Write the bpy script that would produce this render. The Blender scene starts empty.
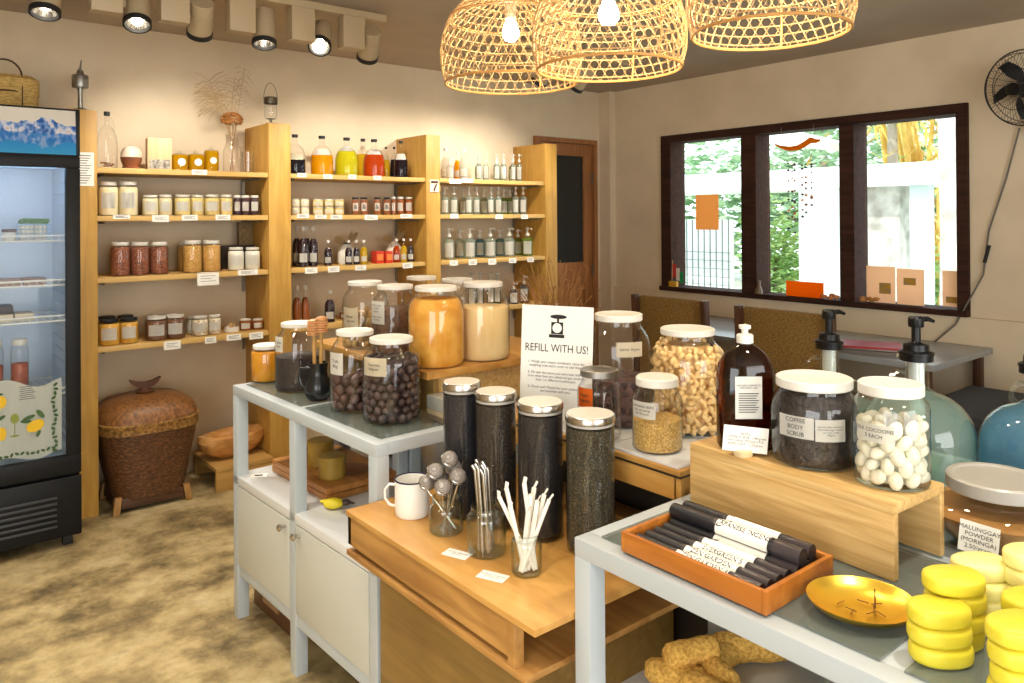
import bpy, bmesh, math, random
from mathutils import Vector, Matrix
random.seed(7)
sc = bpy.context.scene
# ---------------------------------------------------------------- camera
FPX = 759.68
yaw, pitch, roll = math.radians(39.126), math.radians(-0.207), math.radians(-0.384)
cd = bpy.data.cameras.new('camera'); cam = bpy.data.objects.new('camera', cd); sc.collection.objects.link(cam)
_d = Vector((math.sin(yaw), math.cos(yaw), 0)); _r = Vector((math.cos(yaw), -math.sin(yaw), 0)); _u = Vector((0, 0, 1))
_d2 = _d*math.cos(pitch) - _u*math.sin(pitch); _u2 = _u*math.cos(pitch) + _d*math.sin(pitch)
_r3 = _r*math.cos(roll) + _u2*math.sin(roll); _u3 = _u2*math.cos(roll) - _r*math.sin(roll)
cam.matrix_world = Matrix(((_r3.x, _u3.x, -_d2.x, 0), (_r3.y, _u3.y, -_d2.y, 0), (_r3.z, _u3.z, -_d2.z, 1.5), (0, 0, 0, 1)))
cd.sensor_width = 36; cd.lens = FPX/1024*36
cd.shift_y = -(341.5 - 214.43)/1024
cd.clip_start = 0.05; cd.clip_end = 200
sc.camera = cam
# ---------------------------------------------------------------- world, sun, exposure
w = bpy.data.worlds.new('world'); sc.world = w; w.use_nodes = True
bg = w.node_tree.nodes['Background']; bg.inputs[0].default_value = (0.86, 0.94, 1.0, 1); bg.inputs[1].default_value = 3.3
sc.view_settings.view_transform = 'Standard'; sc.view_settings.look = 'None'
sc.view_settings.exposure = 0.04; sc.view_settings.gamma = 1; sc.view_settings.use_curve_mapping = False
sc.cycles.max_bounces = 10; sc.cycles.transparent_max_bounces = 24; sc.cycles.diffuse_bounces = 5; sc.cycles.glossy_bounces = 4
sc.cycles.caustics_reflective = False; sc.cycles.caustics_refractive = False
sc.cycles.sample_clamp_indirect = 4; sc.cycles.use_denoising = True
def area_light(name, loc, rot, sx, sy, power, col):
    l = bpy.data.lights.new(name, 'AREA'); l.shape = 'RECTANGLE'; l.size = sx; l.size_y = sy; l.energy = power; l.color = col
    o = bpy.data.objects.new(name, l); o.location = loc; o.rotation_euler = rot; sc.collection.objects.link(o); return o
def spot_light(name, loc, target, power, angle, col, blend=0.6, size=0.03):
    l = bpy.data.lights.new(name, 'SPOT'); l.energy = power; l.spot_size = math.radians(angle); l.spot_blend = blend; l.color = col; l.shadow_soft_size = size
    o = bpy.data.objects.new(name, l); o.location = loc
    o.rotation_euler = (Vector(target)-Vector(loc)).to_track_quat('-Z', 'Y').to_euler(); sc.collection.objects.link(o); return o
WARM = (1.0, 0.80, 0.55)
# fill light added behind the camera, unseen, in the front wall opening
area_light('front_fill', (0.8, -2.9, 1.5), (math.radians(90), 0, 0), 2.6, 2.0, 70, (1.0, 0.95, 0.87))
# added fill from the left, brightening jar labels turned that way
area_light('side_fill', (-1.72, -.9, 1.35), (0, math.radians(-90), 0), 1.7, 2.4, 46, (1.0, 0.95, 0.87))

# ---------------------------------------------------------------- helpers
def srgb(r, g, b):
    f = lambda c: (c/255/12.92) if c/255 <= .04045 else ((c/255+.055)/1.055)**2.4
    return (f(r), f(g), f(b), 1)
def link(o): sc.collection.objects.link(o); return o
def thing(name, label, cat, loc=(0, 0, 0), rz=0, group=None):
    o = bpy.data.objects.new(name, None); o.empty_display_size = .05; o.location = loc; o.rotation_euler = (0, 0, rz)
    return tag(link(o), label, cat, group)
def tag(o, label, cat, group=None, kind=None):
    o['label'] = label; o['category'] = cat
    if group: o['group'] = group
    if kind: o['kind'] = kind
    return o
def obj(name, bm, mat, parent=None, smooth=True, label=None, loc=None, rot=None):
    me = bpy.data.meshes.new(name)
    if isinstance(bm, bmesh.types.BMesh):
        bm.to_mesh(me); bm.free()
    else: me = bm
    if mat is not None:
        for m in (mat if isinstance(mat, (list, tuple)) else [mat]): me.materials.append(m)
    if smooth:
        try: me.shade_smooth()
        except Exception: pass
        if smooth != 'full':
            a = math.radians(35)
            b2 = bmesh.new(); b2.from_mesh(me)
            for e in b2.edges:
                e.smooth = (len(e.link_faces) != 2) or e.calc_face_angle(0) < a
            b2.to_mesh(me); b2.free()
    o = bpy.data.objects.new(name, me); link(o)
    if parent: o.parent = parent
    if label: o['label'] = label
    if loc: o.location = loc
    if rot: o.rotation_euler = rot
    return o
def struct(name, bm, mat, smooth=False):
    o = obj(name, bm, mat, None, smooth); o['kind'] = 'structure'; return o
def copy_tree(o, parent=None):
    c = o.copy(); link(c); c.parent = parent
    for ch in o.children: copy_tree(ch, c)
    return c
def box(bm, x0, x1, y0, y1, z0, z1, bev=0.0, mi=0):
    b = bmesh.new() if bev else bm
    vs = [b.verts.new((x, y, z)) for x in (x0, x1) for y in (y0, y1) for z in (z0, z1)]
    for f in ((0,1,3,2),(4,6,7,5),(0,4,5,1),(2,3,7,6),(0,2,6,4),(1,5,7,3)):
        b.faces.new([vs[i] for i in f]).material_index = mi
    if bev:
        bmesh.ops.bevel(b, geom=b.edges[:], offset=bev, segments=2, affect='EDGES', profile=.6)
        me = bpy.data.meshes.new('t'); b.to_mesh(me); b.free()
        n = len(bm.faces); bm.from_mesh(me); bpy.data.meshes.remove(me)
        bm.faces.ensure_lookup_table()
        for f in bm.faces[n:]: f.material_index = mi
    return bm
def B(*a, **k): return box(bmesh.new(), *a, **k)
def xf(bm, M, v0=0):
    bm.verts.ensure_lookup_table()
    for v in bm.verts[v0:]: v.co = M @ v.co
    return bm
def lathe(prof, n=32, bm=None, cx=0, cy=0, cz=0, power=2.0, sx=1, sy=1, mi=0):
    bm = bm or bmesh.new(); rings = []
    for r, z in prof:
        if r < 1e-6: rings.append([bm.verts.new((cx, cy, cz+z))]); continue
        ring = []
        for i in range(n):
            a = 2*math.pi*i/n; c, s = math.cos(a), math.sin(a)
            k = 1.0 if power == 2 else 1/((abs(c)**power+abs(s)**power)**(1/power))
            ring.append(bm.verts.new((cx+r*c*k*sx, cy+r*s*k*sy, cz+z)))
        rings.append(ring)
    for a, b in zip(rings, rings[1:]):
        if len(a) == 1 and len(b) == 1: continue
        for i in range(n):
            j = (i+1) % n
            if len(a) == 1: f = (a[0], b[j], b[i])
            elif len(b) == 1: f = (a[i], a[j], b[0])
            else: f = (a[i], a[j], b[j], b[i])
            bm.faces.new(f).material_index = mi
    return bm
def tube(bm, pts, r, n=6, closed=False, taper=None, flat=1.0):
    pts = [Vector(p) for p in pts]; N = len(pts); rings = []
    up = Vector((0, 0, 1)); prev = None
    for i, p in enumerate(pts):
        if closed: t = pts[(i+1) % N]-pts[i-1]
        else: t = pts[min(i+1, N-1)]-pts[max(i-1, 0)]
        t = t.normalized() if t.length > 1e-9 else Vector((0,0,1))
        if prev is None:
            a = up if abs(t.z) < .95 else Vector((1, 0, 0)); x = t.cross(a).normalized()
        else:
            x = (prev - t*prev.dot(t)); x = x.normalized() if x.length > 1e-6 else t.orthogonal().normalized()
        prev = x; y = t.cross(x)
        rr = r*(taper[i] if taper else 1)
        rings.append([bm.verts.new(p + x*rr*math.cos(2*math.pi*k/n) + y*rr*flat*math.sin(2*math.pi*k/n)) for k in range(n)])
    m = N if closed else N-1
    for i in range(m):
        a, b = rings[i], rings[(i+1) % N]
        for k in range(n): bm.faces.new((a[k], a[(k+1) % n], b[(k+1) % n], b[k]))
    if not closed:
        bm.faces.new(rings[0][::-1]); bm.faces.new(rings[-1])
    return bm
def ico(bm, loc, r, sub=1, sc3=(1, 1, 1), rot=None, jitter=0):
    b = bmesh.new(); bmesh.ops.create_icosphere(b, subdivisions=sub, radius=1)
    R = rot or Matrix.Identity(3); loc = Vector(loc)
    for v in b.verts:
        k = 1+random.uniform(-jitter, jitter)
        v.co = loc + R @ Vector((v.co.x*sc3[0]*r*k, v.co.y*sc3[1]*r*k, v.co.z*sc3[2]*r*k))
    me = bpy.data.meshes.new('t'); b.to_mesh(me); b.free(); bm.from_mesh(me); bpy.data.meshes.remove(me); return bm
def prism(pts, h, bm=None, z0=0):
    bm = bm or bmesh.new(); a = [bm.verts.new((x, y, z0)) for x, y in pts]; b = [bm.verts.new((x, y, z0+h)) for x, y in pts]
    bm.faces.new(a[::-1]); bm.faces.new(b)
    for i in range(len(pts)):
        j = (i+1) % len(pts); bm.faces.new((a[i], a[j], b[j], b[i]))
    return bm
_font_cache = {}
def text_bm(s, size, align='CENTER', spacing=1.0, bold=0):
    """flat lettering as a bmesh in the XY plane, centred"""
    key = (s, align, spacing, bold)
    if key not in _font_cache:
        c = bpy.data.curves.new('lettering', 'FONT'); c.body = s; c.size = 1; c.align_x = align; c.align_y = 'CENTER'; c.space_line = spacing; c.resolution_u = 2; c.offset = bold
        o = bpy.data.objects.new('lettering', c); link(o); bpy.context.view_layer.update()
        dg = bpy.context.evaluated_depsgraph_get()
        me = bpy.data.meshes.new_from_object(o.evaluated_get(dg)); bpy.data.objects.remove(o); bpy.data.curves.remove(c)
        _font_cache[key] = me
    bm = bmesh.new(); bm.from_mesh(_font_cache[key])
    for v in bm.verts: v.co *= size
    return bm

# ---------------------------------------------------------------- materials
MATS = {}
def mat(name, col=(.8,.8,.8,1), rough=.5, metal=0, spec=.5, **k):
    if name in MATS: return MATS[name]
    m = bpy.data.materials.new(name); m.use_nodes = True; n = m.node_tree.nodes; p = n['Principled BSDF']
    p.inputs['Base Color'].default_value = col; p.inputs['Roughness'].default_value = rough; p.inputs['Metallic'].default_value = metal
    p.inputs['Specular IOR Level'].default_value = spec
    for kk, v in k.items(): p.inputs[kk].default_value = v
    MATS[name] = m; return m
def nodes(m): return m.node_tree.nodes, m.node_tree.links, m.node_tree.nodes['Principled BSDF']
def ramp(n, stops):
    r = n.new('ShaderNodeValToRGB'); cr = r.color_ramp
    cr.elements[0].position = stops[0][0]; cr.elements[0].color = stops[0][1]
    cr.elements[1].position = stops[-1][0]; cr.elements[1].color = stops[-1][1]
    for p, c in stops[1:-1]:
        e = cr.elements.new(p); e.color = c
    return r
def noisy(name, c1, c2, scale=20, rough=.6, stretch=(1,1,1), detail=6, bump=0, lo=.35, hi=.65, c3=None, spec=.5, voronoi=False, **k):
    """two or three colour procedural surface"""
    if name in MATS: return MATS[name]
    m = mat(name, c1, rough, 0, spec, **k); n, l, p = nodes(m)
    tc = n.new('ShaderNodeTexCoord'); mp = n.new('ShaderNodeMapping'); mp.inputs['Scale'].default_value = stretch
    l.new(tc.outputs['Object'], mp.inputs[0])
    if voronoi:
        t = n.new('ShaderNodeTexVoronoi'); t.inputs['Scale'].default_value = scale; out = t.outputs['Distance']
        sep = n.new('ShaderNodeSeparateColor'); l.new(t.outputs['Color'], sep.inputs[0]); fac = sep.outputs[0]
    else:
        t = n.new('ShaderNodeTexNoise'); t.inputs['Scale'].default_value = scale; t.inputs['Detail'].default_value = detail; out = t.outputs['Fac']; fac = out
    l.new(mp.outputs[0], t.inputs['Vector'])
    st = [(lo, c1), (hi, c2)] if c3 is None else [(lo, c1), ((lo+hi)/2, c3), (hi, c2)]
    r = ramp(n, st); l.new(fac, r.inputs[0]); l.new(r.outputs[0], p.inputs['Base Color'])
    if bump:
        b = n.new('ShaderNodeBump'); b.inputs['Strength'].default_value = bump; b.inputs['Distance'].default_value = .004
        b.invert = voronoi
        l.new(out, b.inputs['Height']); l.new(b.outputs[0], p.inputs['Normal'])
    return m
def wood(name, c1, c2, axis='x', scale=9, rough=.45, c3=None, streak=14):
    """grain stretched along one axis, with a wide slow variation"""
    if name in MATS: return MATS[name]
    m = mat(name, c1, rough); n, l, p = nodes(m)
    tc = n.new('ShaderNodeTexCoord'); mp = n.new('ShaderNodeMapping')
    s = {'x': (1, streak, streak), 'y': (streak, 1, streak), 'z': (streak, streak, 1)}[axis]
    mp.inputs['Scale'].default_value = s; l.new(tc.outputs['Object'], mp.inputs[0])
    t = n.new('ShaderNodeTexNoise'); t.inputs['Scale'].default_value = scale*.35; t.inputs['Detail'].default_value = 8; t.inputs['Distortion'].default_value = .6
    l.new(mp.outputs[0], t.inputs['Vector'])
    r = ramp(n, [(.3, c1), (.7, c2)] if c3 is None else [(.3, c1), (.5, c3), (.7, c2)]); l.new(t.outputs['Fac'], r.inputs[0])
    t2 = n.new('ShaderNodeTexNoise'); t2.inputs['Scale'].default_value = 5; l.new(tc.outputs['Object'], t2.inputs['Vector'])
    mx = n.new('ShaderNodeMix'); mx.data_type = 'RGBA'; mx.blend_type = 'MULTIPLY'; mx.inputs[0].default_value = .35
    r2 = ramp(n, [(.35, (.7,.65,.6,1)), (.65, (1,1,1,1))]); l.new(t2.outputs['Fac'], r2.inputs[0])
    l.new(r.outputs[0], mx.inputs[6]); l.new(r2.outputs[0], mx.inputs[7]); l.new(mx.outputs[2], p.inputs['Base Color'])
    b = n.new('ShaderNodeBump'); b.inputs['Strength'].default_value = .12; b.inputs['Distance'].default_value = .002; l.new(t.outputs['Fac'], b.inputs['Height']); l.new(b.outputs[0], p.inputs['Normal'])
    return m
def glass(name, tint=(1,1,1,1), edge=(.50,.55,.53,1), refl=1.2, rough=.02):
    """thin clear glass: see-through, Fresnel gloss, thicker looking towards its silhouette"""
    if name in MATS: return MATS[name]
    m = bpy.data.materials.new(name); m.use_nodes = True; n, l = m.node_tree.nodes, m.node_tree.links
    n.clear(); o = n.new('ShaderNodeOutputMaterial'); tr = n.new('ShaderNodeBsdfTransparent'); gl = n.new('ShaderNodeBsdfGlossy'); gl.inputs['Roughness'].default_value = rough
    lw = n.new('ShaderNodeLayerWeight'); lw.inputs[0].default_value = .5
    mc = n.new('ShaderNodeMix'); mc.data_type = 'RGBA'; mc.inputs[6].default_value = tint; mc.inputs[7].default_value = edge
    pw = n.new('ShaderNodeMath'); pw.operation = 'POWER'; pw.inputs[1].default_value = 3.4
    l.new(lw.outputs['Facing'], pw.inputs[0]); l.new(pw.outputs[0], mc.inputs[0]); l.new(mc.outputs[2], tr.inputs[0])
    p5 = n.new('ShaderNodeMath'); p5.operation = 'POWER'; p5.inputs[1].default_value = 4.0; l.new(lw.outputs['Facing'], p5.inputs[0])
    mu = n.new('ShaderNodeMath'); mu.operation = 'MULTIPLY_ADD'; mu.inputs[1].default_value = .75*refl; mu.inputs[2].default_value = .05*refl; mu.use_clamp = True; l.new(p5.outputs[0], mu.inputs[0])
    mx = n.new('ShaderNodeMixShader'); l.new(mu.outputs[0], mx.inputs[0]); l.new(tr.outputs[0], mx.inputs[1]); l.new(gl.outputs[0], mx.inputs[2]); l.new(mx.outputs[0], o.inputs[0])
    MATS[name] = m; return m
def liquid(name, col, opacity=.6, emit=0):
    """tinted see-through liquid with some body colour that light passes through"""
    if name in MATS: return MATS[name]
    m = bpy.data.materials.new(name); m.use_nodes = True; n, l = m.node_tree.nodes, m.node_tree.links
    n.clear(); o = n.new('ShaderNodeOutputMaterial'); tr = n.new('ShaderNodeBsdfTransparent'); tr.inputs[0].default_value = [c**.5 for c in col[:3]]+[1]
    d = n.new('ShaderNodeBsdfDiffuse'); d.inputs[0].default_value = col; ts = n.new('ShaderNodeBsdfTranslucent'); ts.inputs[0].default_value = col
    m1 = n.new('ShaderNodeMixShader'); m1.inputs[0].default_value = .5; l.new(d.outputs[0], m1.inputs[1]); l.new(ts.outputs[0], m1.inputs[2])
    m2 = n.new('ShaderNodeMixShader'); m2.inputs[0].default_value = opacity; l.new(tr.outputs[0], m2.inputs[1]); l.new(m1.outputs[0], m2.inputs[2])
    l.new(m2.outputs[0], o.inputs[0]); MATS[name] = m; return m
def emit(name, col, s):
    if name in MATS: return MATS[name]
    m = bpy.data.materials.new(name); m.use_nodes = True; n, l = m.node_tree.nodes, m.node_tree.links
    n.clear(); o = n.new('ShaderNodeOutputMaterial'); e = n.new('ShaderNodeEmission'); e.inputs[0].default_value = col; e.inputs[1].default_value = s; l.new(e.outputs[0], o.inputs[0]); MATS[name] = m; return m

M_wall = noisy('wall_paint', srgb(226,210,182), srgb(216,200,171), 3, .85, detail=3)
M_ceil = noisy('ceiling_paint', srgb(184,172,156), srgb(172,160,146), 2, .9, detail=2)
M_pine = wood('honey_plywood', srgb(186,140,60), srgb(208,164,80), 'z', 9, .5, streak=10)
M_shelf = wood('shelf_plywood', srgb(202,160,88), srgb(222,184,110), 'x', 9, .5, streak=10)
M_block = wood('block_plywood', srgb(172,122,58), srgb(212,164,92), 'y', 9, .4, c3=srgb(196,146,74), streak=5)
M_blockside = wood('block_side_plywood', srgb(150,104,50), srgb(200,152,84), 'y', 7, .5, streak=9)
M_ped = wood('pedestal_plywood', srgb(132,104,52), srgb(156,124,66), 'y', 9, .55, streak=12)
M_riser = wood('oak_riser', srgb(196,154,92), srgb(232,198,136), 'y', 13, .45, c3=srgb(216,178,114), streak=16)
M_tray = wood('orange_tray_wood', srgb(156,88,28), srgb(194,122,46), 'y', 8, .35, streak=12)
M_door = wood('door_wood', srgb(150,98,56), srgb(178,122,74), 'z', 9, .5, streak=12)
M_dark = wood('dark_frame_wood', srgb(50,33,27), srgb(74,48,38), 'y', 9, .8, streak=10); M_dark.node_tree.nodes['Principled BSDF'].inputs['Specular IOR Level'].default_value = .15
M_crate = wood('crate_wood', srgb(176,128,60), srgb(222,176,98), 'y', 7, .5, c3=srgb(202,152,76), streak=10)
M_board = wood('chopping_board_wood', srgb(158,98,44), srgb(196,136,70), 'y', 8, .4, streak=10)
M_bowl = noisy('carved_bowl_wood', srgb(176,122,66), srgb(214,162,98), 9, .4, c3=srgb(198,142,78), stretch=(1,3,3))
M_stool = wood('stool_wood', srgb(176,136,72), srgb(200,158,90), 'x', 8, .5)
M_olive = noisy('olive_canister', srgb(158,126,48), srgb(180,148,62), 12, .45)
M_greyf = mat('grey_lacquer', srgb(182,191,196), .38)
M_doorp = mat('cabinet_door_lacquer', srgb(196,198,190), .4)
M_lightshelf = mat('white_shelf_laminate', srgb(214,216,216), .25)
M_black = mat('black_plastic', srgb(12,12,14), .35, 0, .3)
M_blackm = mat('matte_black', srgb(24,24,26), .6)
M_fridge = noisy('fridge_black', srgb(12,12,14), srgb(17,17,19), 30, .45, spec=.25)
M_white = mat('white_plastic_lid', srgb(224,221,212), .42)
M_lidtop = mat('white_lid_disc', srgb(214,208,196), .35)
M_steel = mat('brushed_steel', srgb(196,190,180), .25, 1)
M_steeld = mat('dull_steel', srgb(150,148,142), .4, 1)
M_brass = mat('polished_brass', srgb(250,214,84), .28, 1)
M_paper = mat('white_paper', srgb(240,238,230), .8)
M_ink = mat('black_ink', srgb(30,28,28), .8)
M_creampap = mat('cream_paper', srgb(236,226,200), .8)
M_orangepap = mat('orange_paper', srgb(240,120,30), .8)
M_glass = glass('clear_glass')
M_glass2 = glass('clear_glass_small', (.99,.99,.99,1), (.68,.73,.71,1), .8)
M_ggreen = glass('greenish_glass', (.975,.99,.98,1), (.42,.58,.50,1), 1.3)
M_gtop = mat('table_glass', srgb(112,122,116), .06, 0, .7, Alpha=.62)
M_wglass = glass('window_glass', (.97,.99,1,1), (.8,.85,.85,1), .6)
M_amber = glass('amber_glass', (.42,.20,.05,1), (.12,.05,.02,1), 1.0)
M_enamel = mat('white_enamel', srgb(236,234,228), .15)
M_navy = mat('navy_enamel', srgb(24,32,66), .2)
M_slate = mat('black_ceramic', srgb(26,28,30), .22)
M_soap = mat('yellow_soap', srgb(220,206,58), .45, **{'Subsurface Weight': .2, 'Subsurface Radius': (.02,.015,.002), 'Subsurface Scale': .5})
M_soap2 = mat('pale_soap', srgb(242,232,150), .4, **{'Subsurface Weight': .2, 'Subsurface Radius': (.02,.015,.005), 'Subsurface Scale': .5})
CONT = dict(
 cream=mat('cream_paste', srgb(248,234,190), .6), white=mat('white_paste', srgb(246,244,230), .6),
 granola=noisy('granola', srgb(240,206,96), srgb(206,156,56), 260, .7, c3=srgb(250,234,164), bump=.4),
 berry=noisy('berry_jam', srgb(44,24,34), srgb(74,42,48), 90, .4),
 redbean=noisy('red_grain', srgb(104,54,34), srgb(172,106,74), 190, .6, voronoi=True, bump=.5, lo=.1, hi=.9),
 golden=noisy('golden_grain', srgb(196,144,66), srgb(226,180,100), 190, .6, voronoi=True, bump=.5, lo=.1, hi=.9),
 mustard=noisy('mustard_paste', srgb(214,154,40), srgb(230,180,76), 20, .4), brown=noisy('brown_spread', srgb(104,66,40), srgb(128,86,56), 20, .5),
 marsh=noisy('pale_cubes', srgb(240,232,208), srgb(198,160,110), 60, .6, voronoi=True, bump=.5, lo=.3, hi=.95),
 amberj=noisy('amber_honey', srgb(138,70,20), srgb(160,90,34), 10, .25), brownhoney=mat('brown_honey', srgb(150,84,36), .3),
 wine=mat('dark_wine_liquid', srgb(40,22,30), .25))
LIQ = dict(oil=liquid('golden_oil', srgb(226,178,14), .7), orange=liquid('orange_liquid', srgb(248,186,16), .8), lime=liquid('lime_liquid', srgb(232,228,40), .8),
 yellow=liquid('yellow_liquid', srgb(238,206,40), .8), red=liquid('orange_red_liquid', srgb(214,84,20), .85), black=liquid('black_liquid', srgb(28,24,34), .97),
 clearw=liquid('cloudy_liquid', srgb(240,238,226), .5), green=liquid('pale_green_liquid', srgb(222,236,224), .30), green2=liquid('green_liquid', srgb(168,196,96), .45),
 blue=liquid('pale_blue_liquid', srgb(140,190,210), .45), grey=liquid('grey_liquid', srgb(150,154,152), .35), aqua=liquid('aqua_liquid', srgb(206,234,228), .32), aqua2=liquid('blue_liquid', srgb(130,188,220), .5))
# ================================================================ THE ROOM
YW, XW, ZC = 4.713, 4.9, 2.59
YF, YB = -3.0, 4.713
def concrete():
    m = mat('polished_concrete', srgb(190,168,120), .35); n, l, p = nodes(m)
    tc = n.new('ShaderNodeTexCoord')
    a = n.new('ShaderNodeTexNoise'); a.inputs['Scale'].default_value = 3.0; a.inputs['Detail'].default_value = 12; a.inputs['Roughness'].default_value = .66; a.inputs['Distortion'].default_value = .0
    b = n.new('ShaderNodeTexNoise'); b.inputs['Scale'].default_value = 15; b.inputs['Detail'].default_value = 8; b.inputs['Roughness'].default_value = .7
    l.new(tc.outputs['Object'], a.inputs[0]); l.new(tc.outputs['Object'], b.inputs[0])
    ra = ramp(n, [(.38, srgb(104,92,68)), (.46, srgb(150,132,94)), (.54, srgb(184,164,120)), (.66, srgb(206,190,150))]); l.new(a.outputs['Fac'], ra.inputs[0])
    rb = ramp(n, [(.32, (.62,.60,.54,1)), (.48, (.93,.92,.88,1)), (.7, (1.12,1.1,1.02,1))]); l.new(b.outputs['Fac'], rb.inputs[0])
    mx = n.new('ShaderNodeMix'); mx.data_type = 'RGBA'; mx.blend_type = 'MULTIPLY'; mx.inputs[0].default_value = .8
    l.new(ra.outputs[0], mx.inputs[6]); l.new(rb.outputs[0], mx.inputs[7]); l.new(mx.outputs[2], p.inputs['Base Color'])
    r = ramp(n, [(.3, (.28,)*3+(1,)), (.7, (.5,)*3+(1,))]); l.new(b.outputs['Fac'], r.inputs[0]); l.new(r.outputs[0], p.inputs['Roughness'])
    return m
struct('floor', B(-1.6, 5.1, YF, 4.9, -.1, 0), concrete())
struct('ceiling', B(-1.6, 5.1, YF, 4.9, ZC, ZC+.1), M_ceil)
# back wall with the door opening (the door is 4.06 .. 4.78)
bm = bmesh.new(); box(bm, -1.6, 4.10, YW, YW+.14, 0, ZC); box(bm, 4.74, 5.1, YW, YW+.14, 0, ZC); box(bm, 4.10, 4.74, YW, YW+.14, 2.13, ZC)
struct('wall_back', bm, M_wall)
WY0, WY1, WZ0, WZ1 = 1.764, 4.059, .897, 2.155
bm = bmesh.new(); box(bm, XW, XW+.16, YF, WY0, 0, ZC); box(bm, XW, XW+.16, WY1, 4.85, 0, ZC); box(bm, XW, XW+.16, WY0, WY1, 0, WZ0); box(bm, XW, XW+.16, WY0, WY1, WZ1, ZC)
struct('wall_right', bm, M_wall)
bm = bmesh.new(); box(bm, -1.6, -.6, YF-.14, YF, 0, ZC); box(bm, 2.2, 5.06, YF-.14, YF, 0, ZC); box(bm, -.6, 2.2, YF-.14, YF, 2.3, ZC)
struct('wall_front', bm, M_wall)
bm = bmesh.new(); box(bm, -1.75, -1.6, YF, -2.2, 0, ZC); box(bm, -1.75, -1.6, .4, 4.85, 0, ZC); box(bm, -1.75, -1.6, -2.2, .4, 0, .4); box(bm, -1.75, -1.6, -2.2, .4, 2.25, ZC)  # left wall opening made up to hold the added side fill
struct('wall_left', bm, M_wall)
struct('trim_1', B(XW-.03, XW-.0005, YF, 4.60, 0, .895, .004), M_wall)
struct('trim_2', B(4.83, XW-.0005, 4.585, YW-.0005, 0, ZC-.0005), M_wall)
# window: frame, mullions, panes
win = obj('window_1', B(0,.001,0,.001,0,.001), M_dark)
bpy.data.objects.remove(win)
bm = bmesh.new(); fx0, fx1 = XW-.025, XW+.163
box(bm, fx0, fx1, WY0, WY1, WZ1-.06, WZ1, .004); box(bm, fx0-.03, fx1, WY0, WY1, WZ0, WZ0+.035, .004)
box(bm, fx0, fx1, WY0, WY0+.065, WZ0+.035, WZ1-.06, .004); box(bm, fx0, fx1, WY1-.10, WY1, WZ0+.035, WZ1-.06, .004)
box(bm, fx0, fx1, 3.175, 3.30, WZ0+.035, WZ1-.06, .004); box(bm, fx0, fx1, 2.445, 2.545, WZ0+.035, WZ1-.06, .004)
win = struct('window_1', bm, M_dark)
for a, b in ((WY0+.065, 2.445), (2.545, 3.175), (3.30, WY1-.10)):
    obj('window_pane', B(XW+.05, XW+.056, a, b, WZ0+.035, WZ1-.06), M_wglass, win, False)
# door on the back wall
bm = bmesh.new(); box(bm, 4.061, 4.10, YW-.03, YW+.12, 0, 2.165, .004); box(bm, 4.74, 4.778, YW-.03, YW+.12, 0, 2.165, .004); box(bm, 4.10, 4.74, YW-.03, YW+.12, 2.125, 2.165, .004)
dr = struct('door_1', bm, M_door)
bm = bmesh.new(); dy0, dy1 = YW+.0, YW+.045
box(bm, 4.102, 4.30, dy0, dy1, .01, 2.122, .003); box(bm, 4.64, 4.738, dy0, dy1, .01, 2.122, .003); box(bm, 4.30, 4.64, dy0, dy1, 2.02, 2.122, .003)
box(bm, 4.30, 4.64, dy0, dy1, .95, 1.11, .003); box(bm, 4.30, 4.64, dy0, dy1, .01, .20, .003); box(bm, 4.30, 4.64, dy0+.015, dy1-.01, .20, .95)
obj('door_leaf', bm, M_door, dr, True)
obj('door_pane', B(4.30, 4.64, dy0+.02, dy0+.026, 1.11, 2.02), mat('dark_door_glass', srgb(36,42,44), .12), dr, False)
bm = bmesh.new(); [box(bm, 4.725, 4.745, dy0-.012, dy0+.003, z, z+.10, .002) for z in (1.78, .98, .25)]
obj('door_hinge', bm, M_steeld, dr)

# ---------------- shelving partitions, shelves
FY = 4.323
FINS = ((.672, .802, 2.056, 'beside the fridge'), (1.693, 1.827, 2.06, 'first right of the fridge, a wire lantern on top'), (2.775, 2.888, 2.06, 'with the small 7 sign on its front'), (3.847, 3.965, 2.06, 'rightmost, next to the door'))
for x0, x1, h, s in FINS:
    tag(obj('shelf_partition', B(x0, x1, FY, YW-.002, 0, h, .003), M_pine), 'tall honey plywood partition of the wall shelves, '+s, 'partition', 'plywood shelf partitions')
BAYS = ((.802, 1.693, 'bay beside the fridge'), (1.827, 2.775, 'middle bay'), (2.888, 3.847, 'bay beside the door'))
SZ = ((1.769, 'top shelf'), (1.521, 'second shelf'), (1.204, 'third shelf'), (.85, 'lowest shelf'))
for x0, x1, bn in BAYS:
    for z, sn in SZ:
        t = thing('wall_shelf', 'honey plywood %s of the %s' % (sn, bn), 'shelf', ((x0+x1)/2, FY+.01, z), 0, 'shelf boards'); hw = (x1-x0)/2-.001
        obj('shelf_board', B(-hw, hw, 0, YW-FY-.012, -.028, 0, .002), M_shelf, t)
        for sx in (-hw+.03, hw-.03):
            bm = bmesh.new(); pts = [(.03, -.029), (.35, -.029), (.35, -.15), (.338, -.15), (.338, -.041), (.05, -.041)]
            for x in (sx-.0015,):
                a = [bm.verts.new((x, p[0], p[1])) for p in pts]; b = [bm.verts.new((x+.012, p[0], p[1])) for p in pts]
                bm.faces.new(a); bm.faces.new(b[::-1])
                for i in range(6): bm.faces.new((a[i], b[i], b[(i+1)%6], a[(i+1)%6]))
            obj('bracket', bm, M_steeld, t, False)

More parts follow.
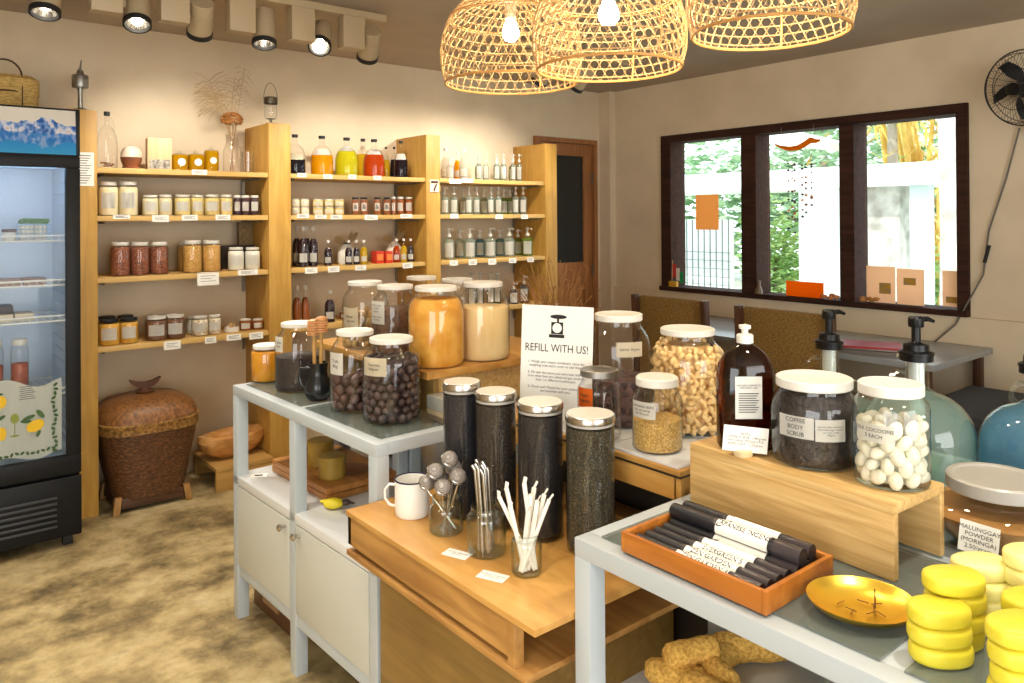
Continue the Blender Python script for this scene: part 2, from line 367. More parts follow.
# ================================================================ JARS AND BOTTLES
def interp(prof, z):
    for (r0, z0), (r1, z1) in zip(prof, prof[1:]):
        if z0 <= z <= z1 and z1 > z0: return r0+(r1-r0)*(z-z0)/(z1-z0)
    return prof[-1][0]
def face_angle(x, y): return math.atan2(-y, -x)     # towards the aisle
def curved_patch(r, phi, wid, z0, z1, n=10, prof=None):
    bm = bmesh.new(); hw = wid/2/r; rows = []
    for z in (z0, z1):
        rows.append([bm.verts.new((r*math.cos(phi+a), r*math.sin(phi+a), z)) for a in [-hw+2*hw*i/n for i in range(n+1)]])
    for i in range(n): bm.faces.new((rows[0][i], rows[0][i+1], rows[1][i+1], rows[1][i]))
    bmesh.ops.solidify(bm, geom=bm.faces[:], thickness=.0006)
    return bm
def curved_text(s, size, r, phi, zc, spacing=1.0, align='CENTER', x0=0):
    bm = text_bm(s, size, align, spacing)
    for v in bm.verts:
        a = phi+(v.co.x+x0)/r; z = zc+v.co.y; v.co = Vector((r*math.cos(a), r*math.sin(a), z))
    return bm
PROF = {
 'gallon': [(0,0),(.80,0),(.93,.012),(.985,.04),(1,.09),(1,.66),(.985,.72),(.93,.78),(.83,.835),(.74,.87),(.70,.895),(.70,.94)],
 'jar':    [(0,0),(.82,0),(.95,.015),(1,.06),(1,.76),(.96,.82),(.84,.87),(.80,.90),(.80,.95)],
 'mason':  [(0,0),(.80,0),(.94,.012),(1,.05),(1,.68),(.97,.73),(.86,.785),(.78,.82),(.78,.95)],
 'squat':  [(0,0),(.80,0),(.93,.02),(.99,.07),(1,.14),(1,.60),(.97,.70),(.89,.79),(.83,.83),(.82,.86),(.82,.93)],
 'canister':[(0,0),(.93,0),(.985,.006),(1,.02),(1,.97)],
 'pot':    [(0,0),(.7,0),(.92,.1),(1,.35),(.97,.55),(.8,.75),(.7,.85),(.7,1)],
 'urn':    [(0,0),(.40,0),(.52,.03),(.72,.20),(.93,.42),(1.0,.53),(.97,.60),(.80,.72),(.60,.82),(.54,.86),(.54,.93)],
}
LIDSPEC = {'gallon': (.74, .062), 'jar': (.86, .11), 'mason': (.82, .10), 'squat': (.87, .115), 'urn': (.66, .15)}
def jar_parts(t, kind, r, h, fill, cmat, lmat, gmat=None, ribbed=True, n=32):
    P = [(a*r, b*h) for a, b in PROF[kind]]
    obj('glass_body', lathe(P, n), gmat or M_glass, t)
    if cmat is not None:
        zt = fill*h; q = [(0, .004)]+[(max(a*.955, 0), max(b, .004)) for a, b in P if .001 < b < zt and a > 0]
        q = [(0,.004), (P[1][0]*.95, .004)]+q[1:]
        rt = interp(P, zt)*.955; q += [(rt, zt), (rt*.6, zt+.012*h), (0, zt+.02*h)]
        obj('contents', lathe(q, n), cmat, t)
    if lmat is not None:
        lr, lh = LIDSPEC[kind]; lr *= r; lh *= h
        z0 = h-lh
        obj('lid', lathe([(lr*.97, z0), (lr, z0+.002), (lr*1.0, h-.1*lh), (lr*.96, h), (lr*.88, h), (lr*.85, h-.06*lh), (0, h-.06*lh)], n), lmat, t)
    return P
def big_jar(name, kind, x, y, z, r, h, fill, cmat, lmat, label, group=None, gmat=None, cat='jar'):
    t = thing(name, label, cat, (x, y, z), 0, group); P = jar_parts(t, kind, r, h, fill, cmat, lmat, gmat, n=48)
    return t, P
def jar_label(t, r, phi, wid, z0, z1, text=None, size=.01, m=None, spacing=1.15, name='label', zc=None, off=1.012, ink=None):
    lb = obj(name, curved_patch(r*off, phi, wid, z0, z1), m or M_paper, t, False)
    if text: obj('lettering', curved_text(text, size, r*(off+.012), phi, zc if zc is not None else (z0+z1)/2, spacing), ink or M_ink, lb, False)
    return lb
M_tagb = M_paper
def dome(r, z0, z1, n=5):  # shoulder points
    return [(r*math.cos(a), z0+(z1-z0)*math.sin(a)) for a in [math.pi/2*i/n for i in range(n+1)]]
def stuff_jar(row, spec):
    kind, x, y, z, r, h, m, label, grp = row[:9]; k = row[9] if len(row) > 9 else {}
    r *= .985; phi = face_angle(x, y)
    cname = {'jar': 'jar', 'lowjar': 'jar', 'jug': 'jug', 'swingjug': 'jug', 'oil': 'bottle', 'bottle': 'bottle', 'pump': 'bottle'}.get(kind)
    if kind in ('jar', 'lowjar'):
        if kind == 'lowjar':
            lv = k.get('lv', 0); h = .050; z = z+lv*.0505
        nm = {'cream': 'cream_jar', 'white': 'cream_jar', 'granola': 'granola_jar', 'berry': 'jam_jar', 'redbean': 'grain_jar', 'golden': 'grain_jar', 'mustard': 'mustard_jar', 'brown': 'spread_jar', 'marsh': 'sweet_jar', 'amberj': 'honey_jar', 'brownhoney': 'honey_jar'}[m]
        t = thing(nm, label, 'jar', (x, y, z), 0, grp)
        jar_parts(t, 'jar', r, h, .84, CONT[m], M_blackm if k.get('lid') else M_white, M_glass2, n=20)
        if m not in ('redbean', 'golden'):
            lb = obj('label', curved_patch(r*1.02, phi, r*1.5, h*.22, h*.68), M_paper, t, False)
            if k.get('motif'): obj('motif', curved_text('&', h*.34, r*1.035, phi, h*.45), M_ink, lb, False)
        return
    if kind == 'jug' or kind == 'swingjug':
        t = thing('glass_jug', label, 'jug', (x, y, z), 0, grp)
        body = [(0,0),(r*.85,0),(r*.97,h*.02),(r,h*.08),(r*1.0,h*.36)]+[(r*(.24+.76*math.cos(a)), h*(.36+.38*math.sin(a))) for a in [.3,.6,.9,1.2,1.45]]+[(r*.23,h*.78),(r*.21,h*.93),(r*.25,h*.94),(r*.25,h*.96)]
        obj('glass_body', lathe(body, 28), M_glass2, t)
        if kind == 'jug':
            fl = {'darkcream': .38, 'orange': .52, 'lime': .66, 'red': .60, 'blackw': .50}.get(m, .6)
            lm = LIQ.get({'darkcream': 'black', 'blackw': 'black'}.get(m, m))
            q = [(0,.004),(r*.82,.004)]+[(a*.95, b) for a, b in body[2:] if b < fl*h]+[(interp(body, fl*h)*.95, fl*h), (0, fl*h)]
            obj('liquid', lathe(q, 28), lm, t)
            if m in ('darkcream', 'lime', 'red', 'blackw', 'orange'):
                zl = fl*h; rr = max(interp(body, zl), interp(body, zl+.12*h))*1.01
                bm = bmesh.new(); hw = .8; rows = []
                for zz in [zl-.02*h, zl+.06*h, zl+.14*h]:
                    R = interp(body, zz)*1.02+.001
                    rows.append([bm.verts.new((R*math.cos(phi+a), R*math.sin(phi+a), zz)) for a in [-hw+2*hw*i/10 for i in range(11)]])
                for A, Bq in zip(rows, rows[1:]):
                    for i in range(10): bm.faces.new((A[i], A[i+1], Bq[i+1], Bq[i]))
                bmesh.ops.solidify(bm, geom=bm.faces[:], thickness=.0006)
                obj('label', bm, M_creampap if m == 'darkcream' else M_paper, t, False)
            obj('cap', lathe([(0,h*.93),(r*.29,h*.93),(r*.29,h),(0,h)], 20), M_blackm, t)
        else:
            obj('cap', lathe([(0,h*.93),(r*.30,h*.93),(r*.30,h),(0,h)], 20), M_blackm, t)
            bm = bmesh.new(); tube(bm, [(r*.28, 0, h*.90), (r*.55, 0, h*.84), (r*.75, 0, h*.74), (r*.60, 0, h*.66)], .004, 6); obj('handle', bm, M_glass2, t)
            bm = bmesh.new()
            for i in range(14):
                a, q2 = random.uniform(0, 6.28), random.uniform(0, r*.7); ico(bm, (q2*math.cos(a), q2*math.sin(a), .012+random.uniform(0, .02)), .009, 1, (1, .7, .6), jitter=.2)
            obj('dried_pieces', bm, mat('dried_pieces', srgb(150,112,74), .8), t)
        return
    if kind == 'oil':
        t = thing('oil_bottle', label, 'bottle', (x, y, z), 0, grp)
        P = [(0,0),(r*.92,0),(r,.004),(r,h*.74),(r*.9,h*.82),(r*.3,h*.87),(r*.26,h*.92)]
        obj('glass_body', lathe(P, 28, power=3.5), M_glass2, t)
        obj('oil', lathe([(0,.003),(r*.9,.003),(r*.95,.01),(r*.95,h*.72),(r*.85,h*.80),(0,h*.81)], 28, power=3.5), LIQ['oil'], t)
        obj('stopper', lathe([(0,h*.9),(r*.2,h*.9),(r*.28,h*.95),(r*.2,h),(0,h)], 14), M_glass2, t)
        bm = bmesh.new(); bmesh.ops.create_cone(bm, segments=24, cap_ends=True, radius1=r*.48, radius2=r*.48, depth=.001)
        R = Matrix.Rotation(math.pi/2, 4, 'X'); xf(bm, Matrix.Translation((r*.0, -r*1.02, h*.42)) @ R)
        obj('sticker', bm, M_paper, t, False); return
    if kind == 'bottle':
        t = thing('bottle', label, 'bottle', (x, y, z), 0, grp)
        P = [(0,0),(r*.93,0),(r,.004),(r,h*.52),(r*.9,h*.60),(r*.5,h*.70),(r*.34,h*.78),(r*.32,h*.93)]
        cm = LIQ.get(m) or CONT.get(m)
        obj('glass_body', lathe(P, 22), M_glass2, t)
        obj('liquid', lathe([(0,.003)]+[(a*.93, max(b,.003)) for a, b in P[1:6]]+[(0,h*.705)], 22), cm, t)
        obj('cap', lathe([(0,h*.9),(r*.42,h*.9),(r*.42,h),(0,h)], 14), M_white, t)
        if m != 'amberj': obj('label', curved_patch(r*1.03, phi, r*1.6, h*.12, h*.34), M_paper, t, False)
        return
    if kind == 'pump':
        t = thing('pump_bottle', label, 'bottle', (x, y, z), 0, grp)
        P = [(0,0),(r*.92,0),(r,.004),(r,h*.50),(r*.95,h*.57),(r*.65,h*.64),(r*.36,h*.67),(r*.32,h*.72)]
        obj('glass_body', lathe(P, 22), M_glass2, t)
        obj('liquid', lathe([(0,.003)]+[(a*.93, max(b,.003)) for a, b in P[1:6]]+[(0,h*.64)], 22), LIQ[m], t)
        bm = lathe([(0,h*.70),(r*.38,h*.70),(r*.38,h*.78),(r*.16,h*.79),(r*.14,h*.90),(r*.34,h*.91),(r*.34,h*.97),(0,h)], 16)
        d = Vector((math.cos(phi+.9), math.sin(phi+.9), 0)); tube(bm, [Vector((0,0,h*.95)), d*r*.9+Vector((0,0,h*.95)), d*r*1.0+Vector((0,0,h*.91))], r*.10, 6)
        obj('pump', bm, M_white if m != 'grey' else mat('dim_white_pump', srgb(190,188,180), .4), t)
        obj('label', curved_patch(r*1.03, phi, r*1.55, h*.08, h*.52, 8), M_paper, t, False)
        return
SPECIAL = {}
def special(kind):
    def d(f): SPECIAL[kind] = f; return f
    return d
@special('pot')
def _(x, y, z, r, h, m, label):
    t = thing('ceramic_pot', label, 'pot', (x, y, z))
    obj('pot_body', lathe([(0,0),(r*.8,0),(r*.85,.008),(r*.7,.016),(r*.95,h*.35),(r,h*.5),(0,h*.5)], 28), noisy('red_glaze', srgb(110,60,40), srgb(150,90,60), 12, .3), t)
    obj('pot_top', lathe([(r,h*.5),(r*.97,h*.68),(r*.8,h*.86),(r*.45,h*.97),(0,h)], 28), noisy('white_glaze', srgb(226,212,190), srgb(150,96,66), 14, .35, lo=.5, hi=.62), t)
@special('giftbox')
def _(x, y, z, r, h, m, label):
    t = thing('wooden_gift_box', label, 'box', (x, y, z), math.radians(-8))
    obj('box_body', B(-r, r, -.05, .05, 0, h, .002), wood('pale_box_wood', srgb(216,182,128), srgb(232,204,156), 'z', 8), t)
    lb = obj('photo_strip', B(-r*.85, r*.85, -.0512, -.0502, .006, h*.32), noisy('photo_print', srgb(90,84,74), srgb(200,190,176), 60, .5), t, False)
@special('vase')
def _(x, y, z, r, h, m, label):
    t = thing('glass_vase', label, 'vase', (x, y, z))
    obj('glass_body', lathe([(0,.006),(r*.8,.006),(r*.9,0),(r,.01),(r*.98,h*.5),(r*.70,h*.66),(r*.62,h*.8),(r*.72,h*.9)], 32), M_glass2, t)
    f = thing('dried_bouquet', 'dried brown hydrangea head with pale grass plumes standing in the glass vase', 'dried flowers', (x, y, z+.01))
    rnd = random.Random(3); bm = bmesh.new()
    for i in range(150):
        a, e = rnd.uniform(0, 6.28), math.asin(rnd.uniform(-.5, 1)); rr = .055
        ico(bm, (rr*math.cos(a)*math.cos(e), rr*math.sin(a)*math.cos(e), h+.045+rr*.8*math.sin(e)), .0105, 1, (1, 1, .5), jitter=.3)
    obj('hydrangea_head', bm, noisy('dried_hydrangea', srgb(136,84,28), srgb(190,128,56), 40, .8), f)
    bm = bmesh.new()
    for i in range(7):
        a = i*.9; tube(bm, [(.012*math.cos(a+2), .012*math.sin(a+2), .0), (0, 0, h*.5), (.025*math.cos(a), .025*math.sin(a), h+.02)], .0017, 5)
    obj('stem', bm, mat('dried_stem', srgb(150,112,70), .8), f)
    bm = bmesh.new()
    def plume(base, tip, bend, nb, fl):
        pts = []; b0 = Vector(base); t0 = Vector(tip)
        for i in range(9):
            u = i/8; p = b0.lerp(t0, u)+Vector(bend)*math.sin(u*math.pi)*.5; pts.append(p)
        tube(bm, pts, .0013, 4)
        for j in range(nb):
            u = .45+.55*j/nb; k = min(int(u*8), 7); p = pts[k].lerp(pts[k+1], u*8-k); sd = 1 if j % 2 else -1
            out = Vector((sd*fl*rnd.uniform(.5, 1), rnd.uniform(-.01, .01), fl*rnd.uniform(-.9, .5)))+Vector(bend)*.25
            tube(bm, [p, p+out*.5+Vector((0, 0, .012)), p+out], .0011, 4)
    plume((0, 0, h*.8), (-.13, 0, h+.27), (-.02, 0, .05), 34, .11)
    plume((0, 0, h*.8), (-.09, 0, h+.20), (-.08, 0, .07), 28, .10)
    plume((0, 0, h*.8), (-.15, 0, h+.20), (-.03, 0, .07), 24, .09)
    plume((.01, 0, h*.8), (.075, 0, h+.36), (.0, 0, 0), 24, .06)
    plume((.01, 0, h*.8), (.02, 0, h+.30), (-.03, 0, 0), 18, .06)
    obj('grass_plume', bm, mat('dried_grass', srgb(168,140,100), .8), f)
@special('tumbler')
def _(x, y, z, r, h, m, label):
    t = tag(obj('tumbler', lathe([(0,.008),(r*.8,.008),(r*.96,h),(r,h),(r*.86,0),(0,0)], 28), M_glass, None), label, 'glass'); t.location = (x, y, z)
@special('panel')
def _(x, y, z, r, h, m, label):
    t = tag(obj('backing_board', B(-r, r, -.008, .008, 0, h, .002), mat('dark_board', srgb(58,46,36), .6)), label, 'board'); t.location = (x, y, z)
@special('pack')
def _(x, y, z, r, h, m, label):
    t = thing('dried_plant_pack', label, 'pack', (x, y, z+.0), 0)
    bm = bmesh.new(); box(bm, -r, r, -.02, .02, .12, h, .006); obj('sleeve', bm, noisy('dry_leaf_pack', srgb(96,78,48), srgb(142,120,82), 60, .8, stretch=(4,1,1), bump=.4), t)
    obj('stand', B(-r*.8, r*.8, -.03, .03, 0, .12, .003), mat('dark_board', srgb(58,46,36), .6), t)
@special('candle')
def _(x, y, z, r, h, m, label):
    t = thing('stick_jar', label, 'jar', (x, y, z)); hh = h*.55
    obj('jar_body', lathe([(0,.004),(r*.85,.004),(r*.9,hh),(r,hh),(r,.004),(r*.9,0),(0,0)], 24), M_white, t)
    for i in range(5):
        a = i*1.3; s = bmesh.new(); tube(s, [(.004*math.cos(a), .004*math.sin(a), .008), (.018*math.cos(a), .018*math.sin(a), h*(.8+.05*i))], .0035, 6)
        o = tag(obj('wooden_stick', s, mat('pale_stick', srgb(214,176,120), .7)), 'pale wooden stick standing in the small white jar on the lowest shelf', 'stick', 'wooden sticks in the small white jar'); o.location = (x, y, z)
@special('bag')
def _(x, y, z, r, h, m, label):
    t = thing('cloth_bag', label, 'bag', (x, y, z)); hb = h*.66
    cl = mat('white_cotton', srgb(232,228,216), .9)
    bm = lathe([(0,0),(r*.9,0),(r*1.05,hb*.15),(r*1.0,hb*.6),(r*.6,hb*.88),(r*.28,hb)], 20, sy=.6)
    for v in bm.verts: v.co.x += random.uniform(-.002, .002); v.co.y += random.uniform(-.002, .002)
    obj('bag_body', bm, cl, t)
    obj('tie', lathe([(r*.33,hb*.96),(r*.42,hb),(r*.33,hb*1.05)], 16, sy=.7), mat('teal_ribbon', srgb(30,84,80), .6) if 'teal' in label else cl, t)
    bm = bmesh.new()
    for sgn, ln, up in ((-1, 1.5, .18), (1, 1.25, .34), (1, .6, .40)):
        a = bm.verts.new((0, 0, hb)); n = 6; L, Rr = [], []
        for i in range(1, n+1):
            u = i/n; wd = .022*math.sin(u*math.pi*.85)+.004
            c = Vector((sgn*r*ln*u, -.01*u, hb+up*h*(u**.8)*.9)); L.append(bm.verts.new(c+Vector((0, -wd*.3, wd)))); Rr.append(bm.verts.new(c-Vector((0, -wd*.3, wd))))
        bm.faces.new((a, Rr[0], L[0]))
        for i in range(n-1): bm.faces.new((L[i], Rr[i], Rr[i+1], L[i+1]))
    bmesh.ops.solidify(bm, geom=bm.faces[:], thickness=.001)
    obj('raffia_bow', bm, mat('raffia', srgb(196,172,128), .8), t)
@special('smallbox')
def _(x, y, z, r, h, m, label):
    t = thing('red_carton', label, 'box', (x, y, z), math.radians(4))
    obj('carton', B(-r*.97, r*.97, -.03, .03, 0, h, .001), mat('red_card', srgb(196,52,26), .5), t)
    obj('carton_label', B(-r*.75, r*.75, -.0312, -.0302, h*.25, h*.75), mat('orange_card', srgb(236,130,60), .5), t, False)
SHELF_ITEMS = [
 ('swingjug', 0.866, 4.42, 1.769, 0.05, 0.297, 'clear', 'clear glass swing-top jug with black cap beside the fridge post, top shelf', None),
 ('pot', 0.982, 4.42, 1.769, 0.053, 0.125, 'pot', 'round ceramic pot with white top and red-brown base on the top shelf', None),
 ('giftbox', 1.121, 4.43, 1.769, 0.06, 0.172, 'box', 'pale wooden box with a photo strip along its foot on the top shelf', None),
 ('oil', 1.226, 4.42, 1.769, 0.044, 0.11, 'oil', 'squat bottle of golden oil with round white sticker, nearest the pale wooden box', None),
 ('oil', 1.314, 4.42, 1.769, 0.042, 0.115, 'oil', 'squat bottle of golden oil with round white sticker, middle of the three', None),
 ('oil', 1.398, 4.42, 1.769, 0.038, 0.147, 'oil', 'tallest bottle of golden oil with round white sticker, nearest the dried flower vase', None),
 ('vase', 1.526, 4.45, 1.769, 0.051, 0.25, 'clear', 'clear glass vase holding dried hydrangea and grasses on the top shelf', None),
 ('tumbler', 1.625, 4.47, 1.769, 0.035, 0.128, 'clear', 'small empty clear glass tumbler at the end of the top shelf beside the vase', None),
 ('jar', 0.871, 4.42, 1.521, 0.049, 0.178, 'cream', 'large jar of cream paste, left of two beside the fridge post', 'large cream jars on the second shelf'),
 ('jar', 0.966, 4.42, 1.521, 0.049, 0.181, 'cream', 'large jar of cream paste, right of two beside the fridge post', 'large cream jars on the second shelf'),
 ('jar', 1.075, 4.42, 1.521, 0.042, 0.112, 'cream', 'short jar of cream spread, left of the pair beside the large cream jars', 'short jars on the second shelf'),
 ('jar', 1.152, 4.42, 1.521, 0.036, 0.113, 'cream', 'short jar of cream spread, right of the pair beside the large cream jars', 'short jars on the second shelf'),
 ('jar', 1.241, 4.42, 1.521, 0.044, 0.115, 'granola', 'short jar of yellow granola, first from the left of four on the second shelf', 'short jars on the second shelf'),
 ('jar', 1.321, 4.42, 1.521, 0.036, 0.116, 'granola', 'short jar of yellow granola, second from the left of four on the second shelf', 'short jars on the second shelf'),
 ('jar', 1.4, 4.42, 1.521, 0.043, 0.117, 'granola', 'short jar of yellow granola, third from the left of four on the second shelf', 'short jars on the second shelf'),
 ('jar', 1.48, 4.42, 1.521, 0.036, 0.118, 'granola', 'short jar of yellow granola, rightmost of four on the second shelf', 'short jars on the second shelf'),
 ('jar', 1.543, 4.42, 1.521, 0.022, 0.116, 'berry', 'short jar of dark berry jam, left of three beside the wooden partition', 'short jars on the second shelf'),
 ('jar', 1.591, 4.42, 1.521, 0.026, 0.116, 'berry', 'short jar of dark berry jam, middle of three beside the wooden partition', 'short jars on the second shelf'),
 ('jar', 1.645, 4.42, 1.521, 0.028, 0.117, 'berry', 'short jar of dark berry jam, right of three beside the wooden partition', 'short jars on the second shelf'),
 ('jar', 0.926, 4.42, 1.204, 0.049, 0.18, 'redbean', 'tall jar of red-brown grain on the third shelf, left of three', 'red grain jars'),
 ('jar', 1.021, 4.42, 1.204, 0.05, 0.177, 'redbean', 'tall jar of red-brown grain on the third shelf, middle of three', 'red grain jars'),
 ('jar', 1.117, 4.42, 1.204, 0.049, 0.175, 'redbean', 'tall jar of red-brown grain on the third shelf, right of three', 'red grain jars'),
 ('jar', 1.291, 4.42, 1.204, 0.053, 0.179, 'golden', 'tall jar of golden grain on the third shelf, left of the front two', 'golden grain jars'),
 ('jar', 1.395, 4.42, 1.204, 0.051, 0.177, 'golden', 'tall jar of golden grain on the third shelf, right of the front two', 'golden grain jars'),
 ('jar', 1.298, 4.56, 1.204, 0.046, 0.169, 'golden', 'jar of golden grain peeping out behind the front two', 'golden grain jars'),
 ('jar', 1.534, 4.42, 1.204, 0.046, 0.132, 'white', 'jar of white cream with big label, left of two beside the partition', 'white cream jars'),
 ('jar', 1.631, 4.42, 1.204, 0.044, 0.129, 'white', 'jar of white cream with big label, right of two beside the partition', 'white cream jars'),
 ('panel', 1.615, 4.55, 1.204, 0.12, 0.14, 'dark', 'dark board standing behind the white cream jars', None),
 ('pack', 1.651, 4.6, 1.204, 0.042, 0.278, 'dry', 'woven dried plant pack leaning on the wall above the white cream jars', None),
 ('jar', 0.868, 4.4, 0.85, 0.053, 0.133, 'mustard', 'jar of mustard paste with black lid, lowest shelf, front left', 'mustard jars', {'lid': 'blacklid'}),
 ('jar', 0.962, 4.4, 0.85, 0.048, 0.132, 'mustard', 'jar of mustard paste with black lid, lowest shelf, front right', 'mustard jars', {'lid': 'blacklid'}),
 ('jar', 0.881, 4.52, 0.85, 0.048, 0.135, 'mustard', 'jar of mustard paste with black lid, lowest shelf, back left', 'mustard jars', {'lid': 'blacklid'}),
 ('jar', 0.971, 4.52, 0.85, 0.046, 0.133, 'mustard', 'jar of mustard paste with black lid, lowest shelf, back right', 'mustard jars', {'lid': 'blacklid'}),
 ('jar', 1.098, 4.4, 0.85, 0.057, 0.128, 'brown', 'jar of brown spread with white lid, lowest shelf, front left', 'brown spread jars'),
 ('jar', 1.194, 4.4, 0.85, 0.052, 0.127, 'brown', 'jar of brown spread with white lid, lowest shelf, front right', 'brown spread jars'),
 ('jar', 1.11, 4.52, 0.85, 0.039, 0.121, 'brown', 'jar of brown spread with white lid, lowest shelf, back left', 'brown spread jars'),
 ('jar', 1.201, 4.52, 0.85, 0.042, 0.118, 'brown', 'jar of brown spread with white lid, lowest shelf, back right', 'brown spread jars'),
 ('jar', 1.328, 4.41, 0.85, 0.045, 0.109, 'marsh', 'jar of pale cubes with white lid and label, lowest shelf, left of the front two', 'pale cube jars'),
 ('jar', 1.409, 4.41, 0.85, 0.035, 0.108, 'marsh', 'jar of pale cubes with white lid and label, lowest shelf, right of the front two', 'pale cube jars'),
 ('jar', 1.306, 4.5, 0.85, 0.028, 0.1, 'marsh', 'jar of pale cubes with white lid and label, lowest shelf, half hidden at the back', 'pale cube jars'),
 ('candle', 1.508, 4.42, 0.85, 0.039, 0.055, 'white', 'small white jar filled with upright wooden sticks on the lowest shelf', None),
 ('jar', 1.588, 4.42, 0.85, 0.035, 0.068, 'amberj', 'squat amber honey jar with pale lid, lowest shelf, left one', 'squat honey jars'),
 ('jar', 1.66, 4.42, 0.85, 0.034, 0.062, 'amberj', 'squat amber honey jar with pale lid, lowest shelf, right one by the partition', 'squat honey jars'),
 ('jug', 1.908, 4.45, 1.769, 0.064, 0.247, 'darkcream', 'glass jug with dark liquid and cream label, beside the first partition', None),
 ('jug', 2.085, 4.45, 1.769, 0.071, 0.249, 'orange', 'glass jug of orange-yellow liquid on the top shelf', None),
 ('jug', 2.255, 4.45, 1.769, 0.075, 0.248, 'lime', 'glass jug of bright yellow-green liquid on the top shelf', None),
 ('jug', 2.451, 4.6, 1.769, 0.054, 0.266, 'yellow', 'glass jug of yellow liquid half hidden behind the red one', None),
 ('jug', 2.447, 4.44, 1.769, 0.071, 0.248, 'red', 'glass jug of orange-red liquid with white label on the top shelf', None),
 ('jug', 2.627, 4.6, 1.769, 0.028, 0.221, 'yellow', 'narrow bottle of yellow liquid behind the jug of red liquid', None),
 ('jug', 2.68, 4.58, 1.769, 0.029, 0.222, 'black', 'narrow bottle of black liquid with teal stopper behind the black-filled jug', None),
 ('jug', 2.656, 4.45, 1.769, 0.047, 0.252, 'blackw', 'glass jug of black liquid with white label nearest the second partition', None),
 ('lowjar', 1.896, 4.42, 1.521, 0.027, 0.068, 'cream', 'low jar in the stack beside the first partition, bottom left', 'stacked low jars', {'lv': 0}),
 ('lowjar', 1.956, 4.42, 1.521, 0.028, 0.069, 'cream', 'low jar in the stack beside the first partition, bottom right', 'stacked low jars', {'lv': 0}),
 ('lowjar', 1.896, 4.42, 1.521, 0.027, 0.135, 'cream', 'low jar in the stack beside the first partition, top left', 'stacked low jars', {'lv': 1}),
 ('lowjar', 1.956, 4.42, 1.521, 0.028, 0.136, 'cream', 'low jar in the stack beside the first partition, top right', 'stacked low jars', {'lv': 1}),
 ('lowjar', 2.042, 4.42, 1.521, 0.034, 0.069, 'granola', 'low jar in the wider stack of six, bottom left', 'stacked low jars', {'lv': 0}),
 ('lowjar', 2.114, 4.42, 1.521, 0.032, 0.07, 'granola', 'low jar in the wider stack of six, bottom middle', 'stacked low jars', {'lv': 0}),
 ('lowjar', 2.185, 4.42, 1.521, 0.032, 0.07, 'granola', 'low jar in the wider stack of six, bottom right', 'stacked low jars', {'lv': 0}),
 ('lowjar', 2.042, 4.42, 1.521, 0.034, 0.138, 'granola', 'low jar in the wider stack of six, top left', 'stacked low jars', {'lv': 1}),
 ('lowjar', 2.114, 4.42, 1.521, 0.032, 0.139, 'granola', 'low jar in the wider stack of six, top middle', 'stacked low jars', {'lv': 1}),
 ('lowjar', 2.185, 4.42, 1.521, 0.032, 0.14, 'granola', 'low jar in the wider stack of six, top right', 'stacked low jars', {'lv': 1}),
 ('jar', 2.3, 4.42, 1.521, 0.025, 0.113, 'brownhoney', 'amber jar with black motif on white label, first on the second shelf', 'amber jars with black motif labels', {'lid': 'blacklid', 'motif': 1}),
 ('jar', 2.361, 4.42, 1.521, 0.026, 0.114, 'brownhoney', 'amber jar with black motif on white label, second on the second shelf', 'amber jars with black motif labels', {'lid': 'blacklid', 'motif': 1}),
 ('jar', 2.457, 4.42, 1.521, 0.025, 0.115, 'brownhoney', 'amber jar with black motif on white label, third on the second shelf', 'amber jars with black motif labels', {'lid': 'blacklid', 'motif': 1}),
 ('jar', 2.528, 4.42, 1.521, 0.025, 0.116, 'brownhoney', 'amber jar with black motif on white label, fourth on the second shelf', 'amber jars with black motif labels', {'lid': 'blacklid', 'motif': 1}),
 ('jar', 2.596, 4.45, 1.521, 0.017, 0.12, 'amberj', 'orange-brown jar, second shelf, left of three by the second partition', 'orange-brown jars'),
 ('jar', 2.649, 4.45, 1.521, 0.025, 0.12, 'amberj', 'orange-brown jar, second shelf, middle of three by the second partition', 'orange-brown jars'),
 ('jar', 2.716, 4.45, 1.521, 0.029, 0.121, 'amberj', 'orange-brown jar, second shelf, right of three by the second partition', 'orange-brown jars'),
 ('bottle', 1.945, 4.42, 1.204, 0.033, 0.247, 'wine', 'tall dark white-capped bottle on the third shelf, front left', 'tall dark bottles'),
 ('bottle', 2.011, 4.42, 1.204, 0.028, 0.246, 'wine', 'tall dark white-capped bottle on the third shelf, front right', 'tall dark bottles'),
 ('bottle', 1.947, 4.52, 1.204, 0.028, 0.247, 'wine', 'tall dark white-capped bottle on the third shelf, back left', 'tall dark bottles'),
 ('bottle', 2.012, 4.52, 1.204, 0.027, 0.246, 'wine', 'tall dark white-capped bottle on the third shelf, back right', 'tall dark bottles'),
 ('bottle', 2.108, 4.42, 1.204, 0.025, 0.16, 'wine', 'small dark bottle with white cap standing alone beside the cloth bag', None),
 ('bag', 2.277, 4.5, 1.204, 0.06, 0.2, 'white', 'white cloth gift bag with teal tie and raffia bow, left one on the third shelf', None),
 ('bottle', 2.24, 4.4, 1.204, 0.024, 0.158, 'wine', 'small bottle in front of the teal-tied cloth bag, dark, left', 'small bottles on the third shelf'),
 ('bottle', 2.294, 4.4, 1.204, 0.022, 0.156, 'wine', 'small bottle in front of the teal-tied cloth bag, dark, right', 'small bottles on the third shelf'),
 ('bottle', 2.347, 4.4, 1.204, 0.024, 0.155, 'yellow', 'small bottle in front of the teal-tied cloth bag, yellow with white cap', 'small bottles on the third shelf'),
 ('smallbox', 2.452, 4.41, 1.204, 0.03, 0.08, 'redbox', 'small red box with orange label, left of two on the third shelf', 'red boxes'),
 ('smallbox', 2.521, 4.41, 1.204, 0.027, 0.078, 'redbox', 'small red box with orange label, right of two on the third shelf', 'red boxes'),
 ('bag', 2.631, 4.5, 1.204, 0.064, 0.201, 'white', 'white cloth gift bag with raffia bow, nearer the second partition', None),
